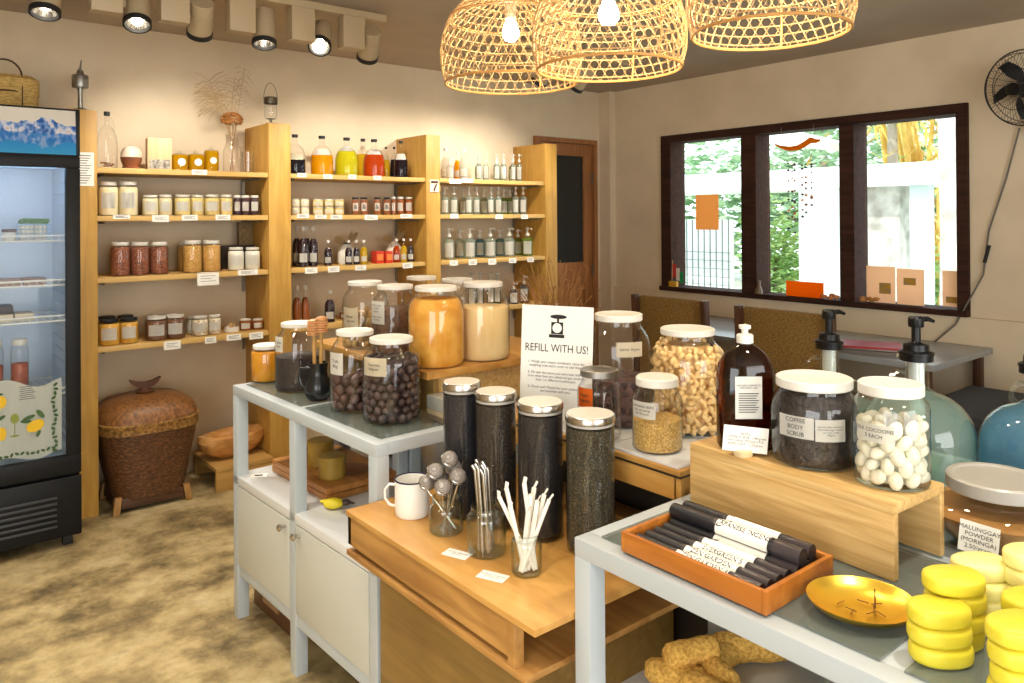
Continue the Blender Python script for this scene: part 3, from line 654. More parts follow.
 ('bottle', 2.588, 4.4, 1.204, 0.023, 0.159, 'red', 'small bottle beside the second partition, red', 'small bottles on the third shelf'),
 ('bottle', 2.643, 4.4, 1.204, 0.022, 0.158, 'yellow', 'small bottle beside the second partition, yellow', 'small bottles on the third shelf'),
 ('bottle', 2.697, 4.4, 1.204, 0.023, 0.157, 'wine', 'small bottle beside the second partition, dark with white cap', 'small bottles on the third shelf'),
 ('bottle', 1.915, 4.45, 0.85, 0.025, 0.238, 'amberj', 'brown glass bottle on the lowest shelf by the first partition, left', 'brown bottles'),
 ('bottle', 1.97, 4.45, 0.85, 0.025, 0.234, 'amberj', 'brown glass bottle on the lowest shelf by the first partition, right', 'brown bottles'),
 ('bottle', 2.117, 4.42, 0.85, 0.033, 0.2, 'wine', 'dark bottle with white label on the lowest shelf behind the honey dippers', None),
 ('lowjar', 2.269, 4.5, 0.85, 0.045, 0.217, 'amberj', 'clear jar on the lowest shelf behind the large dried root jar', None, {'lv': 0}),
 ('bottle', 3.065, 4.52, 1.769, 0.032, 0.231, 'clearw', 'slim clear bottle with white label beside the second partition, top shelf', None),
 ('pump', 3.036, 4.42, 1.769, 0.028, 0.158, 'clearw', 'clear bottle with white label at the left end of the top shelf', None),
 ('bottle', 3.166, 4.52, 1.769, 0.022, 0.207, 'orange', 'slim amber bottle on the top shelf of the pump bottle bay', None),
 ('bottle', 3.152, 4.42, 1.769, 0.032, 0.221, 'clearw', 'tall clear swing-top bottle with white label on the top shelf', None),
 ('pump', 3.29, 4.42, 1.769, 0.024, 0.192, 'green', 'white-labelled pump bottle, first in the row on the top shelf', 'pump bottles on the top shelf'),
 ('pump', 3.352, 4.42, 1.769, 0.023, 0.195, 'green', 'white-labelled pump bottle, second in the row on the top shelf', 'pump bottles on the top shelf'),
 ('pump', 3.453, 4.42, 1.769, 0.024, 0.199, 'green', 'white-labelled pump bottle, third in the row on the top shelf', 'pump bottles on the top shelf'),
 ('pump', 3.517, 4.42, 1.769, 0.024, 0.202, 'green', 'white-labelled pump bottle, fourth in the row on the top shelf', 'pump bottles on the top shelf'),
 ('pump', 3.61, 4.42, 1.769, 0.021, 0.207, 'green', 'white-labelled pump bottle, fifth in the row on the top shelf', 'pump bottles on the top shelf'),
 ('pump', 3.668, 4.42, 1.769, 0.022, 0.21, 'green', 'white-labelled pump bottle, sixth in the row on the top shelf', 'pump bottles on the top shelf'),
 ('pump', 3.385, 4.56, 1.769, 0.025, 0.183, 'green2', 'green pump bottle in the back row of the top shelf, left', 'pump bottles on the top shelf'),
 ('pump', 3.565, 4.56, 1.769, 0.025, 0.191, 'green2', 'green pump bottle in the back row of the top shelf, middle', 'pump bottles on the top shelf'),
 ('pump', 3.712, 4.56, 1.769, 0.026, 0.198, 'green2', 'green pump bottle in the back row of the top shelf, right', 'pump bottles on the top shelf'),
 ('pump', 2.989, 4.42, 1.521, 0.03, 0.197, 'green', 'white-labelled pump bottle, first in the row on the second shelf', 'pump bottles on the second shelf'),
 ('pump', 3.069, 4.42, 1.521, 0.028, 0.199, 'green', 'white-labelled pump bottle, second in the row on the second shelf', 'pump bottles on the second shelf'),
 ('pump', 3.197, 4.42, 1.521, 0.027, 0.202, 'green', 'white-labelled pump bottle, third in the row on the second shelf', 'pump bottles on the second shelf'),
 ('pump', 3.267, 4.42, 1.521, 0.027, 0.203, 'green', 'white-labelled pump bottle, fourth in the row on the second shelf', 'pump bottles on the second shelf'),
 ('pump', 3.395, 4.42, 1.521, 0.027, 0.206, 'green', 'white-labelled pump bottle, fifth in the row on the second shelf', 'pump bottles on the second shelf'),
 ('pump', 3.466, 4.42, 1.521, 0.027, 0.207, 'green', 'white-labelled pump bottle, sixth in the row on the second shelf', 'pump bottles on the second shelf'),
 ('pump', 3.631, 4.42, 1.521, 0.026, 0.21, 'green', 'white-labelled pump bottle, seventh in the row on the second shelf', 'pump bottles on the second shelf'),
 ('pump', 3.705, 4.42, 1.521, 0.029, 0.212, 'green', 'white-labelled pump bottle, eighth in the row on the second shelf', 'pump bottles on the second shelf'),
 ('pump', 3.245, 4.56, 1.521, 0.029, 0.189, 'green', 'pump bottle in the back row of the second shelf, first', 'pump bottles on the second shelf'),
 ('pump', 3.439, 4.56, 1.521, 0.03, 0.193, 'green', 'pump bottle in the back row of the second shelf, second', 'pump bottles on the second shelf'),
 ('pump', 3.631, 4.56, 1.521, 0.031, 0.196, 'green2', 'pump bottle in the back row of the second shelf, third', 'pump bottles on the second shelf'),
 ('pump', 3.69, 4.56, 1.521, 0.031, 0.197, 'green2', 'pump bottle in the back row of the second shelf, fourth', 'pump bottles on the second shelf'),
 ('pump', 3.023, 4.42, 1.204, 0.041, 0.23, 'green', 'larger white-labelled pump bottle, first in the row on the third shelf', 'pump bottles on the third shelf'),
 ('pump', 3.205, 4.42, 1.204, 0.042, 0.227, 'green', 'larger white-labelled pump bottle, second in the row on the third shelf', 'pump bottles on the third shelf'),
 ('pump', 3.39, 4.42, 1.204, 0.043, 0.225, 'green', 'larger white-labelled pump bottle, third in the row on the third shelf', 'pump bottles on the third shelf'),
 ('pump', 3.569, 4.42, 1.204, 0.043, 0.222, 'green', 'larger white-labelled pump bottle, fourth in the row on the third shelf', 'pump bottles on the third shelf'),
 ('pump', 3.745, 4.42, 1.204, 0.044, 0.22, 'green2', 'larger white-labelled pump bottle, fifth in the row on the third shelf', 'pump bottles on the third shelf'),
 ('pump', 3.216, 4.56, 1.204, 0.037, 0.212, 'green', 'pale green bottle in the back row of the third shelf, leftmost', 'pump bottles on the third shelf'),
 ('pump', 3.399, 4.56, 1.204, 0.037, 0.209, 'blue', 'pale blue bottle in the back row of the third shelf, second', 'pump bottles on the third shelf'),
 ('pump', 3.589, 4.56, 1.204, 0.038, 0.206, 'blue', 'pale blue bottle in the back row of the third shelf, third', 'pump bottles on the third shelf'),
 ('pump', 3.767, 4.56, 1.204, 0.039, 0.203, 'green2', 'olive green bottle in the back row of the third shelf, rightmost', 'pump bottles on the third shelf'),
 ('pump', 3.275, 4.5, 0.85, 0.029, 0.252, 'grey', 'dim pump bottle behind the cream powder jar, first in the row', 'pump bottles on the lowest shelf'),
 ('pump', 3.351, 4.5, 0.85, 0.03, 0.248, 'grey', 'dim pump bottle behind the cream powder jar, second in the row', 'pump bottles on the lowest shelf'),
 ('pump', 3.451, 4.5, 0.85, 0.03, 0.243, 'grey', 'dim pump bottle behind the cream powder jar, third in the row', 'pump bottles on the lowest shelf'),
 ('pump', 3.51, 4.5, 0.85, 0.03, 0.24, 'grey', 'dim pump bottle behind the cream powder jar, fourth in the row', 'pump bottles on the lowest shelf'),
 ('pump', 3.607, 4.42, 0.85, 0.038, 0.162, 'grey', 'dim pump bottle with white label, lowest shelf, left of two left of the door', 'pump bottles on the lowest shelf'),
 ('pump', 3.708, 4.42, 0.85, 0.038, 0.209, 'grey', 'dim pump bottle with white label, lowest shelf, right of two left of the door', 'pump bottles on the lowest shelf'),
]
TAGS = [(1.306, 1.759, 0.081, 0.027), (0.915, 1.515, 0.081, 0.021), (1.104, 1.505, 0.084, 0.036), (1.254, 1.509, 0.083, 0.03), (1.432, 1.509, 0.081, 0.031), (1.35, 1.17, 0.117, 0.072), (1.571, 1.194, 0.115, 0.03), (1.16, 0.823, 0.085, 0.045), (1.361, 0.829, 0.06, 0.037), (1.489, 0.831, 0.082, 0.034), (1.617, 0.827, 0.081, 0.038), (1.9, 1.761, 0.058, 0.025), (2.068, 1.757, 0.059, 0.028), (2.233, 1.76, 0.054, 0.028), (2.411, 1.759, 0.056, 0.027), (1.906, 1.515, 0.075, 0.024), (2.02, 1.511, 0.075, 0.025), (2.123, 1.508, 0.077, 0.026), (2.364, 1.504, 0.092, 0.032), (2.624, 1.512, 0.089, 0.026), (1.956, 1.186, 0.079, 0.035), (2.103, 1.186, 0.077, 0.036), (2.288, 1.186, 0.077, 0.031), (2.632, 1.185, 0.075, 0.035), (3.02, 1.751, 0.101, 0.034), (3.123, 1.759, 0.095, 0.028), (3.009, 1.51, 0.07, 0.032), (3.402, 1.503, 0.07, 0.032), (3.643, 1.502, 0.065, 0.032), (3.001, 1.186, 0.067, 0.036), (3.164, 1.184, 0.071, 0.039), (3.338, 1.18, 0.071, 0.042), (3.527, 1.18, 0.069, 0.036), (3.7, 1.181, 0.065, 0.036)]
for row in SHELF_ITEMS:
    if row[0] in SPECIAL: SPECIAL[row[0]](row[1], row[2], row[3], row[4], row[5], row[6], row[7])
    else: stuff_jar(row, None)
M_tagp = M_paper
for i, (x, z, w_, h_) in enumerate(TAGS):
    shelf = min(((abs(z-sz+.02), sz, sn) for sz, sn in SZ))[1:]; bay = [b for b in BAYS if b[0]-.1 < x < b[1]+.1][0][2]
    same = sorted(q[0] for q in TAGS if abs(q[1]-z) < .05 and [b for b in BAYS if b[0]-.1 < q[0] < b[1]+.1][0][2] == bay)
    t = tag(obj('price_tag', B(-w_/2, w_/2, -.0006, .0006, -h_/2, h_/2), M_paper, None, False), 'white price tag, %s of the %s, %s from left' % (shelf[1], bay, ['first', 'second', 'third', 'fourth', 'fifth'][same.index(x)]), 'price tag', 'price tags on the shelf edges')
    t.location = (x, FY+.0085, z); t.rotation_euler = (math.radians(-4), 0, 0)
    bm = bmesh.new(); [box(bm, -w_*.35, w_*(.35-.2*(k % 2)), -.0009, -.0007, h_*(.22-.2*k)-.001, h_*(.22-.2*k)+.001) for k in range(3)]
    obj('writing', bm, M_ink, t, False)
# ---- on the partitions
t = thing('notice_sheet', 'printed white notice taped to the partition beside the fridge', 'notice', (.735, FY-.002, 1.756))
obj('sheet', B(-.052, .052, -.0005, .0005, -.085, .085), M_paper, t, False)
bm = bmesh.new(); [box(bm, -.04+.006*(k % 3), .04-.007*((k*5) % 4), -.0009, -.0006, .066-.0125*k, .066-.0125*k+.004) for k in range(12)]
obj('writing', bm, mat('grey_ink', srgb(110,106,100), .8), t, False)
t = thing('small_sign', 'small square sign with a dark figure on the front of the second partition', 'sign', (2.838, FY-.003, 1.715))
obj('sheet', B(-.036, .036, -.002, .002, -.042, .042), M_creampap, t, False)
bm = bmesh.new(); box(bm, -.028, .028, -.0035, -.002, .018, .034); tube(bm, [(.016, -.003, .012), (.004, -.003, -.008), (-.004, -.003, -.034)], .006, 6); obj('figure', bm, mat('dark_red_ink', srgb(84,34,28), .7), t, False)
# metal grinder ornament on the fridge partition
t = thing('metal_ornament', 'turned grey metal spindle ornament standing on the partition beside the fridge', 'ornament', (.74, 4.40, 2.056))
obj('foot', lathe([(0,0),(.036,0),(.038,.006),(.03,.012),(.014,.016),(0,.016)], 28), M_steeld, t)
obj('shaft', lathe([(0,.016),(.012,.016),(.011,.10),(.016,.12),(0,.12)], 20), M_steeld, t)
obj('drum', lathe([(0,.12),(.036,.12),(.038,.126),(.038,.178),(.036,.184),(.018,.19),(.014,.21),(0,.21)], 28), M_steeld, t)
bm = bmesh.new(); tube(bm, [(0,0,.21),(.002,0,.235),(.006,0,.262)], .006, 8, taper=[1,.7,.5]); obj('tip', bm, M_steeld, t)
# wire lantern on the first partition
t = thing('wire_lantern', 'small glass lantern with wire handle on top of the first partition', 'lantern', (1.745, 4.42, 2.06))
obj('glass_body', lathe([(0,.035),(.03,.035),(.036,.045),(.036,.12),(.03,.13)], 24), M_glass, t)
obj('metal_collar', lathe([(.036,.125),(.040,.125),(.040,.16),(.034,.165),(0,.166)], 24), mat('aged_metal', srgb(104,98,84), .4, 1), t)
obj('foot', lathe([(0,0),(.03,0),(.03,.01),(.008,.014),(.008,.03),(.03,.036),(0,.036)], 20), mat('aged_metal', (0,0,0,1)), t)
bm = bmesh.new(); tube(bm, [(.040*math.cos(a)*1.05, 0, .15+.10*math.sin(a)) for a in [math.pi*i/14 for i in range(15)]], .0018, 5); obj('wire_handle', bm, mat('aged_metal', (0,0,0,1)), t)

# ================================================================ FRIDGE
fr = thing('display_fridge', 'tall black glass-door drinks fridge with lake and mountain header', 'fridge', (.361, 3.992, 0))
fw = .309; D = .60
bm = bmesh.new(); box(bm, -fw, -fw+.03, 0, D, .33, 1.80); box(bm, fw-.03, fw, 0.05, D, .33, 1.80); box(bm, -fw+.03, fw-.03, D-.03, D, .33, 1.80); box(bm, -fw, fw, .05, D, 1.77, 2.0); box(bm, -fw, fw, .05, D, .31, .345)
obj('case', bm, M_fridge, fr, False)
bm = bmesh.new(); box(bm, -fw+.031, -fw+.035, .05, D-.032, .35, 1.768); box(bm, fw-.035, fw-.031, .055, D-.032, .35, 1.768); box(bm, -fw+.035, fw-.035, D-.037, D-.032, .35, 1.768); box(bm, -fw+.035, fw-.035, .055, D-.037, 1.760, 1.768); box(bm, -fw+.035, fw-.035, .055, D-.037, .35, .358)
for k in range(24):
    z = .42+k*.055; box(bm, fw-.045, fw-.035, .08, .5, z, z+.012)
obj('liner', bm, mat('fridge_liner', srgb(206,216,226), .4), fr, False)
bm = bmesh.new(); box(bm, -fw, fw, 0, .045, 1.74, 1.795, .006); box(bm, -fw, fw, 0, .045, .335, .42, .006); box(bm, fw-.058, fw, 0, .045, .42, 1.74, .006); box(bm, -fw, -fw+.058, 0, .045, .42, 1.74, .006)
dd = obj('door_frame', bm, M_fridge, fr)
obj('door_pane', B(-fw+.058, fw-.058, .018, .024, .42, 1.74), glass('fridge_glass', (.96,.98,1,1), (.7,.78,.82,1), .22), dd, False)
# header
def mountain_mat():
    m = mat('mountain_print', (1,1,1,1), .4); n, l, p = nodes(m); tc = n.new('ShaderNodeTexCoord'); sp = n.new('ShaderNodeSeparateXYZ'); l.new(tc.outputs['Object'], sp.inputs[0])
    def M(op, a, b):
        q = n.new('ShaderNodeMath'); q.operation = op
        for i, v in enumerate((a, b)):
            if v is None: continue
            if isinstance(v, (int, float)): q.inputs[i].default_value = v
            else: l.new(v, q.inputs[i])
        return q.outputs[0]
    def noise(scale, zs, detail=6):
        c = n.new('ShaderNodeCombineXYZ'); l.new(sp.outputs[0], c.inputs[0]); l.new(M('MULTIPLY', sp.outputs[2], zs), c.inputs[2]); t = n.new('ShaderNodeTexNoise'); t.inputs['Scale'].default_value = scale; t.inputs['Detail'].default_value = detail; l.new(c.outputs[0], t.inputs[0]); return t.outputs['Fac']
    ab = M('ABSOLUTE', M('SUBTRACT', sp.outputs[2], 1.895), 0)
    ridge = M('MULTIPLY', M('SUBTRACT', noise(9, 0), .18), .155)
    ism = M('LESS_THAN', ab, ridge)
    r = ramp(n, [(.40, srgb(36,92,168)), (.50, srgb(120,160,208)), (.58, srgb(232,226,226)), (.7, srgb(200,180,176))]); l.new(noise(34, .7, 8), r.inputs[0])
    up = M('GREATER_THAN', sp.outputs[2], 1.895)
    def mix(f, a, b):
        x = n.new('ShaderNodeMix'); x.data_type = 'RGBA'
        for i, v in ((0, f), (6, a), (7, b)):
            if isinstance(v, tuple): x.inputs[i].default_value = v
            elif isinstance(v, float): x.inputs[i].default_value = v
            else: l.new(v, x.inputs[i])
        return x.outputs[2]
    sky = mix(ism, srgb(232,222,206), r.outputs[0]); refl = mix(.62, r.outputs[0], srgb(20,130,200)); lake = mix(ism, srgb(24,142,206), refl)
    deep = M('MULTIPLY', M('SUBTRACT', 1.86, sp.outputs[2]), 14); c = n.new('ShaderNodeClamp'); l.new(deep, c.inputs[0])
    lake2 = mix(c.outputs[0], lake, srgb(40,160,205))
    l.new(mix(up, lake2, sky), p.inputs['Base Color']); l.new(mix(up, lake2, sky), p.inputs['Emission Color']); p.inputs['Emission Strength'].default_value = .25; return m
bm = bmesh.new(); N = 8
prof = [(.018*(1-math.cos(i/N*math.pi/2*1.0)), 1.80+.205*i/N) for i in range(N+1)]
a = [bm.verts.new((-fw+.012, .002+d_, z_)) for d_, z_ in prof]; b = [bm.verts.new((fw-.016, .002+d_, z_)) for d_, z_ in prof]
for i in range(N): bm.faces.new((a[i], b[i], b[i+1], a[i+1]))
bmesh.ops.solidify(bm, geom=bm.faces[:], thickness=.004)
obj('header_panel', bm, mountain_mat(), fr)
bm = bmesh.new(); box(bm, fw-.016, fw, 0, .06, 1.797, 2.012, .004); box(bm, -fw, -fw+.012, 0, .06, 1.797, 2.012, .004); box(bm, -fw, fw, .022, .06, 2.003, 2.014, .003); box(bm, -fw, fw, .012, .06, 1.796, 1.803)
obj('header_frame', bm, M_fridge, fr)
# kick panel with louvres
bm = bmesh.new(); box(bm, -fw, fw, -.004, .02, .052, .325, .008); box(bm, -fw, fw, .02, D, .052, .31)
obj('kick_panel', bm, M_fridge, fr)
bm = bmesh.new(); [box(bm, -fw+.05, fw-.10, -.012, -.003, .105+.026*k, .105+.026*k+.011, .003) for k in range(6)]
obj('louvre', bm, mat('louvre_grey', srgb(52,54,56), .4), fr)
bm = bmesh.new(); [box(bm, sx-.02, sx+.02, yy, yy+.04, 0, .053, .003) for sx in (-fw+.05, fw-.05) for yy in (.04, D-.08)]; obj('foot', bm, M_blackm, fr)
# interior light tube
obj('light_tube', B(-fw+.07, fw-.07, .06, .08, 1.742, 1.757, .004), emit('fridge_tube', (.36,.64,1,1), 20), fr)
FSH = [1.405, 1.20, 1.035, .70]
bm = bmesh.new()
for z in FSH:
    wr = bmesh.new(); y0 = .06; y1 = .50
    for k in range(19): tube(wr, [(-fw+.045+k*.029, y0, z), (-fw+.045+k*.029, y1, z)], .0018, 4)
    for y_ in (y0, y1): tube(wr, [(-fw+.04, y_, z), (fw-.045, y_, z)], .0045, 6)
    tube(wr, [(-fw+.04, y0, z+.024), (fw-.045, y0, z+.024)], .0045, 6)
    for k in range(19): tube(wr, [(-fw+.045+k*.029, y0, z), (-fw+.045+k*.029, y0, z+.024)], .0018, 4)
    obj('wire_shelf', wr, mat('white_wire', srgb(232,232,226), .4), fr)
bm.free()
FX, FYY = .361, 3.992
def fridge_item(name, label, cat, x, y, z): return thing(name, label, cat, (x, y, z+.004))
for x, s in ((.470, 'left'), (.528, 'right')):
    t = fridge_item('herb_tub', 'white tub sprouting green herbs on the top fridge shelf, %s one' % s, 'tub', x, 4.13, 1.405)
    obj('tub', lathe([(0,0),(.027,0),(.0285,.070),(.027,.070),(.0,.06)], 20), mat('cream_tub', srgb(236,224,196), .5), t)
    bm = bmesh.new(); [ico(bm, (random.uniform(-.024, .024), random.uniform(-.024, .024), .078+random.uniform(0, .020)), .013, 1, (1.2, .7, .4), jitter=.3) for k in range(34)]
    obj('leaves', bm, noisy('herb_green', srgb(40,96,34), srgb(84,140,50), 40, .6), t)
bm = bmesh.new()
for z in (.01, .03, .05, .07): tube(bm, [(-.065, -.03, z), (.065, -.03, z), (.065, .03, z), (-.065, .03, z)], .0015, 4, closed=True)
for k in range(9): tube(bm, [(-.065+k*.01625, -.03, .0), (-.065+k*.01625, -.03, .075)], .0012, 4)
o = tag(obj('wire_basket', bm, mat('blue_wire', srgb(90,160,200), .4)), 'pale blue wire basket around the herb tubs in the fridge', 'basket'); o.location = (.500, 4.13, 1.409)
t = fridge_item('jam_pot', 'small white jar with brown lid on the top fridge shelf', 'jar', .405, 4.12, 1.405)
obj('jar_body', lathe([(0,0),(.026,0),(.028,.006),(.028,.038),(0,.038)], 20), M_white, t); obj('lid', lathe([(.029,.038),(.029,.052),(0,.053)], 20), mat('brown_lid', srgb(80,50,40), .5), t)
for i, (x, c) in enumerate(((.30, srgb(56,120,110)), (.40, srgb(150,110,80)), (.50, srgb(140,100,74)))):
    o = tag(obj('food_pack', B(-.045, .045, -.08, .08, 0, .030, .006), mat('pack_%d' % i, c, .5)), ['teal', 'tan', 'brown'][i]+' flat food pack lying on the second fridge shelf', 'food pack', 'flat packs on the second fridge shelf'); o.location = (x, 4.15, 1.204)
for i, (x, z, c) in enumerate(((.38, 1.039, srgb(220,206,176)), (.38, 1.0785, srgb(60,46,36)), (.46, 1.039, srgb(210,196,170)))):
    o = tag(obj('food_pack', B(-.038, .038, -.06, .06, 0, .038, .008), mat('packb_%d' % i, c, .5)), ['cream', 'dark', 'beige'][i]+' wrapped food pack on the third fridge shelf', 'food pack'); o.location = (x, 4.15, z)
for x, s in ((.350, 'left'), (.448, 'right')):
    t = fridge_item('sauce_jar', 'tall glass jar of red sauce with white lid low in the fridge, %s one' % s, 'jar', x, 4.16, .70)
    jar_parts(t, 'jar', .036, .25, .55, noisy('red_sauce', srgb(150,60,34), srgb(190,96,60), 30, .4), M_white, M_glass2, n=24)
# lemon print towel behind the glass
tw = thing('lemon_towel', 'cream tea towel printed with lemons and a green border behind the fridge glass', 'towel', (FX, FYY+.034, 0))
bm = bmesh.new(); nx, nz = 40, 24; x0, x1 = -fw+.06, .235
def tz(u): return .775-.05*u*0-.012*math.sin(u*9)
g = [[bm.verts.new((x0+(x1-x0)*i/nx, .004*math.sin(i*.7)+.002*math.sin(i*1.9+j*.3), .435+.012*math.sin(i*.35)+(tz(i/nx)-.44)*j/nz)) for i in range(nx+1)] for j in range(nz+1)]
for j in range(nz):
    for i in range(nx): bm.faces.new((g[j][i], g[j][i+1], g[j+1][i+1], g[j+1][i]))
bmesh.ops.solidify(bm, geom=bm.faces[:], thickness=.0015)
obj('cloth', bm, mat('cream_cotton', srgb(244,242,226), .9), tw)
def disc(bm, cx, cz, rx, rz, ang=0, n=16, y=-.0095, th=.0008):
    a_ = []; b_ = []
    for i in range(n):
        t_ = 2*math.pi*i/n; px = rx*math.cos(t_); pz = rz*math.sin(t_); X = cx+px*math.cos(ang)-pz*math.sin(ang); Z = cz+px*math.sin(ang)+pz*math.cos(ang)
        a_.append(bm.verts.new((X, y, Z))); b_.append(bm.verts.new((X, y-th, Z)))
    bm.faces.new(a_); bm.faces.new(b_[::-1])
    for i in range(n): bm.faces.new((a_[i], b_[i], b_[(i+1)%n], a_[(i+1)%n]))
bm = bmesh.new(); disc(bm, .130, .575, .036, .026, .4); disc(bm, .0, .70, .022, .028); disc(bm, .005, .56, .016, .03)
obj('lemon_print', bm, mat('lemon_yellow', srgb(236,190,30), .8), tw, False)
bm = bmesh.new()
for cx, cz, rx, rz, an in ((.105,.615,.026,.009,.3),(.15,.625,.024,.010,2.2),(.095,.60,.022,.008,3.0),(.142,.538,.016,.007,1.2),(-.01,.735,.02,.006,0),(.0,.63,.02,.008,.5)): disc(bm, cx, cz, rx, rz, an)
for k in range(16): disc(bm, .205+.006*math.sin(k), .45+k*.02, .011, .006, k*1.1, 8)
for k in range(22): disc(bm, -.22+k*.02, .458+.004*math.sin(k), .010, .006, k*1.3, 8)
obj('leaf_print', bm, mat('leaf_green', srgb(70,98,52), .8), tw, False)
bm = bmesh.new(); disc(bm, .052, .62, .016, .022); box(bm, .0505, .0535, -.011, -.0095, .545, .60); disc(bm, .052, .543, .018, .004)
obj('glass_print', bm, mat('wine_print', srgb(140,150,60), .8), tw, False)
bm = bmesh.new(); [box(bm, .07+.003*(k%2), .13-.006*(k%3), -.0105, -.0095, .70+.009*k, .7025+.009*k) for k in range(7)]
obj('recipe_print', bm, mat('grey_ink', (0,0,0,1)), tw, False)
# basket on the fridge
bk = thing('woven_basket', 'lidded straw basket with dark hoop handle on top of the fridge', 'basket', (.425, 4.50, 2.0))
M_straw = noisy('straw_weave', srgb(176,138,70), srgb(226,192,118), 60, .8, stretch=(1,1,2.5), bump=.6, lo=.3, hi=.7)
obj('basket_body', lathe([(0,0),(.125,0),(.14,.01),(.14,.13),(.125,.135)], 32, power=4), M_straw, bk)
obj('basket_lid', lathe([(.143,.125),(.143,.19),(.12,.21),(0,.215)], 32, power=4), M_straw, bk)
M_cane = mat('dark_cane', srgb(84,56,36), .6)
bm = bmesh.new(); tube(bm, [(.145*math.cos(a), .145*math.sin(a), .126) for a in [6.283*i/32 for i in range(32)]], .004, 5, closed=True)
for s in (-.06, .06): tube(bm, [(s, -.145, .02), (s, -.147, .12), (s, -.13, .205), (s, 0, .222), (s, .13, .205)], .003, 5)
obj('binding', bm, M_cane, bk)
bm = bmesh.new(); tube(bm, [(.075*math.cos(a), 0, .215+.085*math.sin(a)) for a in [math.pi*i/14 for i in range(15)]], .005, 6); obj('hoop_handle', bm, M_cane, bk)

# ================================================================ HAMPER, STOOL, TROUGH
M_wick = noisy('wicker_brown', srgb(60,38,20), srgb(128,84,46), 55, .55, stretch=(1,1,2.2), bump=.9, lo=.3, hi=.7, c3=srgb(92,58,30))
M_wickl = noisy('wicker_lid', srgb(88,54,26), srgb(160,108,58), 40, .45, stretch=(1.5,1.5,1), bump=.9, lo=.3, hi=.7)
hp = thing('wicker_hamper', 'tall brown wicker rice hamper with domed lid beside the fridge', 'hamper', (1.045, 4.425, 0))
obj('hamper_body', lathe([(0,.06),(.172,.06),(.180,.09),(.205,.22),(.232,.36),(.238,.415),(0,.415)], 48, power=3.4), M_wick, hp)
obj('rim_band', lathe([(.238,.405),(.247,.408),(.247,.44),(.25,.445),(.25,.458),(.24,.462)], 48, power=3.4), noisy('cane_rim', srgb(104,70,32), srgb(176,132,68), 60, .5, bump=.5), hp)
obj('lid', lathe([(.246,.455),(.245,.475),(.228,.515),(.18,.548),(.10,.568),(0,.575)], 48, power=3.0), M_wickl, hp)
kb = lathe([(.045,.572),(.05,.582),(.03,.592),(.02,.60)], 20)
bm = kb; n0 = len(bm.verts)
pts = [(-.078,.648),(-.04,.632),(0,.627),(.04,.632),(.078,.648),(.066,.625),(.04,.602),(0,.593),(-.04,.602),(-.066,.625)]
a = [bm.verts.new((px, -.018, pz)) for px, pz in pts]; b = [bm.verts.new((px, .018, pz)) for px, pz in pts]
bm.faces.new(a); bm.faces.new(b[::-1]); [bm.faces.new((a[i], b[i], b[(i+1)%10], a[(i+1)%10])) for i in range(10)]
obj('handle', bm, mat('dark_handle_wood', srgb(86,52,32), .45), hp)
M_hfoot = wood('hamper_foot_wood', srgb(60,36,24), srgb(96,62,38), 'x', 8)
for sx in (-1, 1):
    for sy in (-1, 1):
        bm = bmesh.new(); box(bm, sx*.165-.016, sx*.165+.016, sy*.15-.016, sy*.15+.016, 0, .085, .003)
        for v in bm.verts:
            if v.co.z < .04: v.co.x += sx*.012; v.co.y += sy*.01
        obj('leg', bm, wood('bamboo_leg', srgb(140,100,52), srgb(176,132,74), 'z', 8), hp)
bm = bmesh.new()
for sy in (-1, 1): box(bm, -.15, .15, sy*.152-.008, sy*.152+.008, .022, .075, .002)
for sx in (-1, 1): box(bm, sx*.167-.008, sx*.167+.008, -.14, .14, .022, .075, .002)
obj('base_rail', bm, M_hfoot, hp)
st = thing('low_stool', 'low light wooden bench under the carved trough beside the hamper', 'stool', (1.53, 4.46, 0))
obj('top', B(-.168, .158, -.205, .20, .108, .132, .003), M_stool, st)
for sy in (-1, 1): obj('leg', B(-.166, .156, sy*.19-.012, sy*.19+.012, 0, .107, .002), M_stool, st)
tr_ = thing('carved_trough', 'oval carved wooden trough bowl with tapering ends on the low bench', 'bowl', (1.52, 4.46, .133), math.radians(8))
bm = lathe([(0,0),(.11,0),(.20,.04),(.235,.09),(.225,.125),(.19,.135),(.15,.125),(.115,.10),(.08,.07),(0,.06)], 40, sx=1, sy=.52)
for v in bm.verts:
    if abs(v.co.x) > .17: v.co.z += (abs(v.co.x)-.17)*.25
xf(bm, Matrix.Diagonal((.86, .95, 1, 1)))
tag(tr_, tr_['label'], 'bowl'); obj('trough_body', bm, M_bowl, tr_)
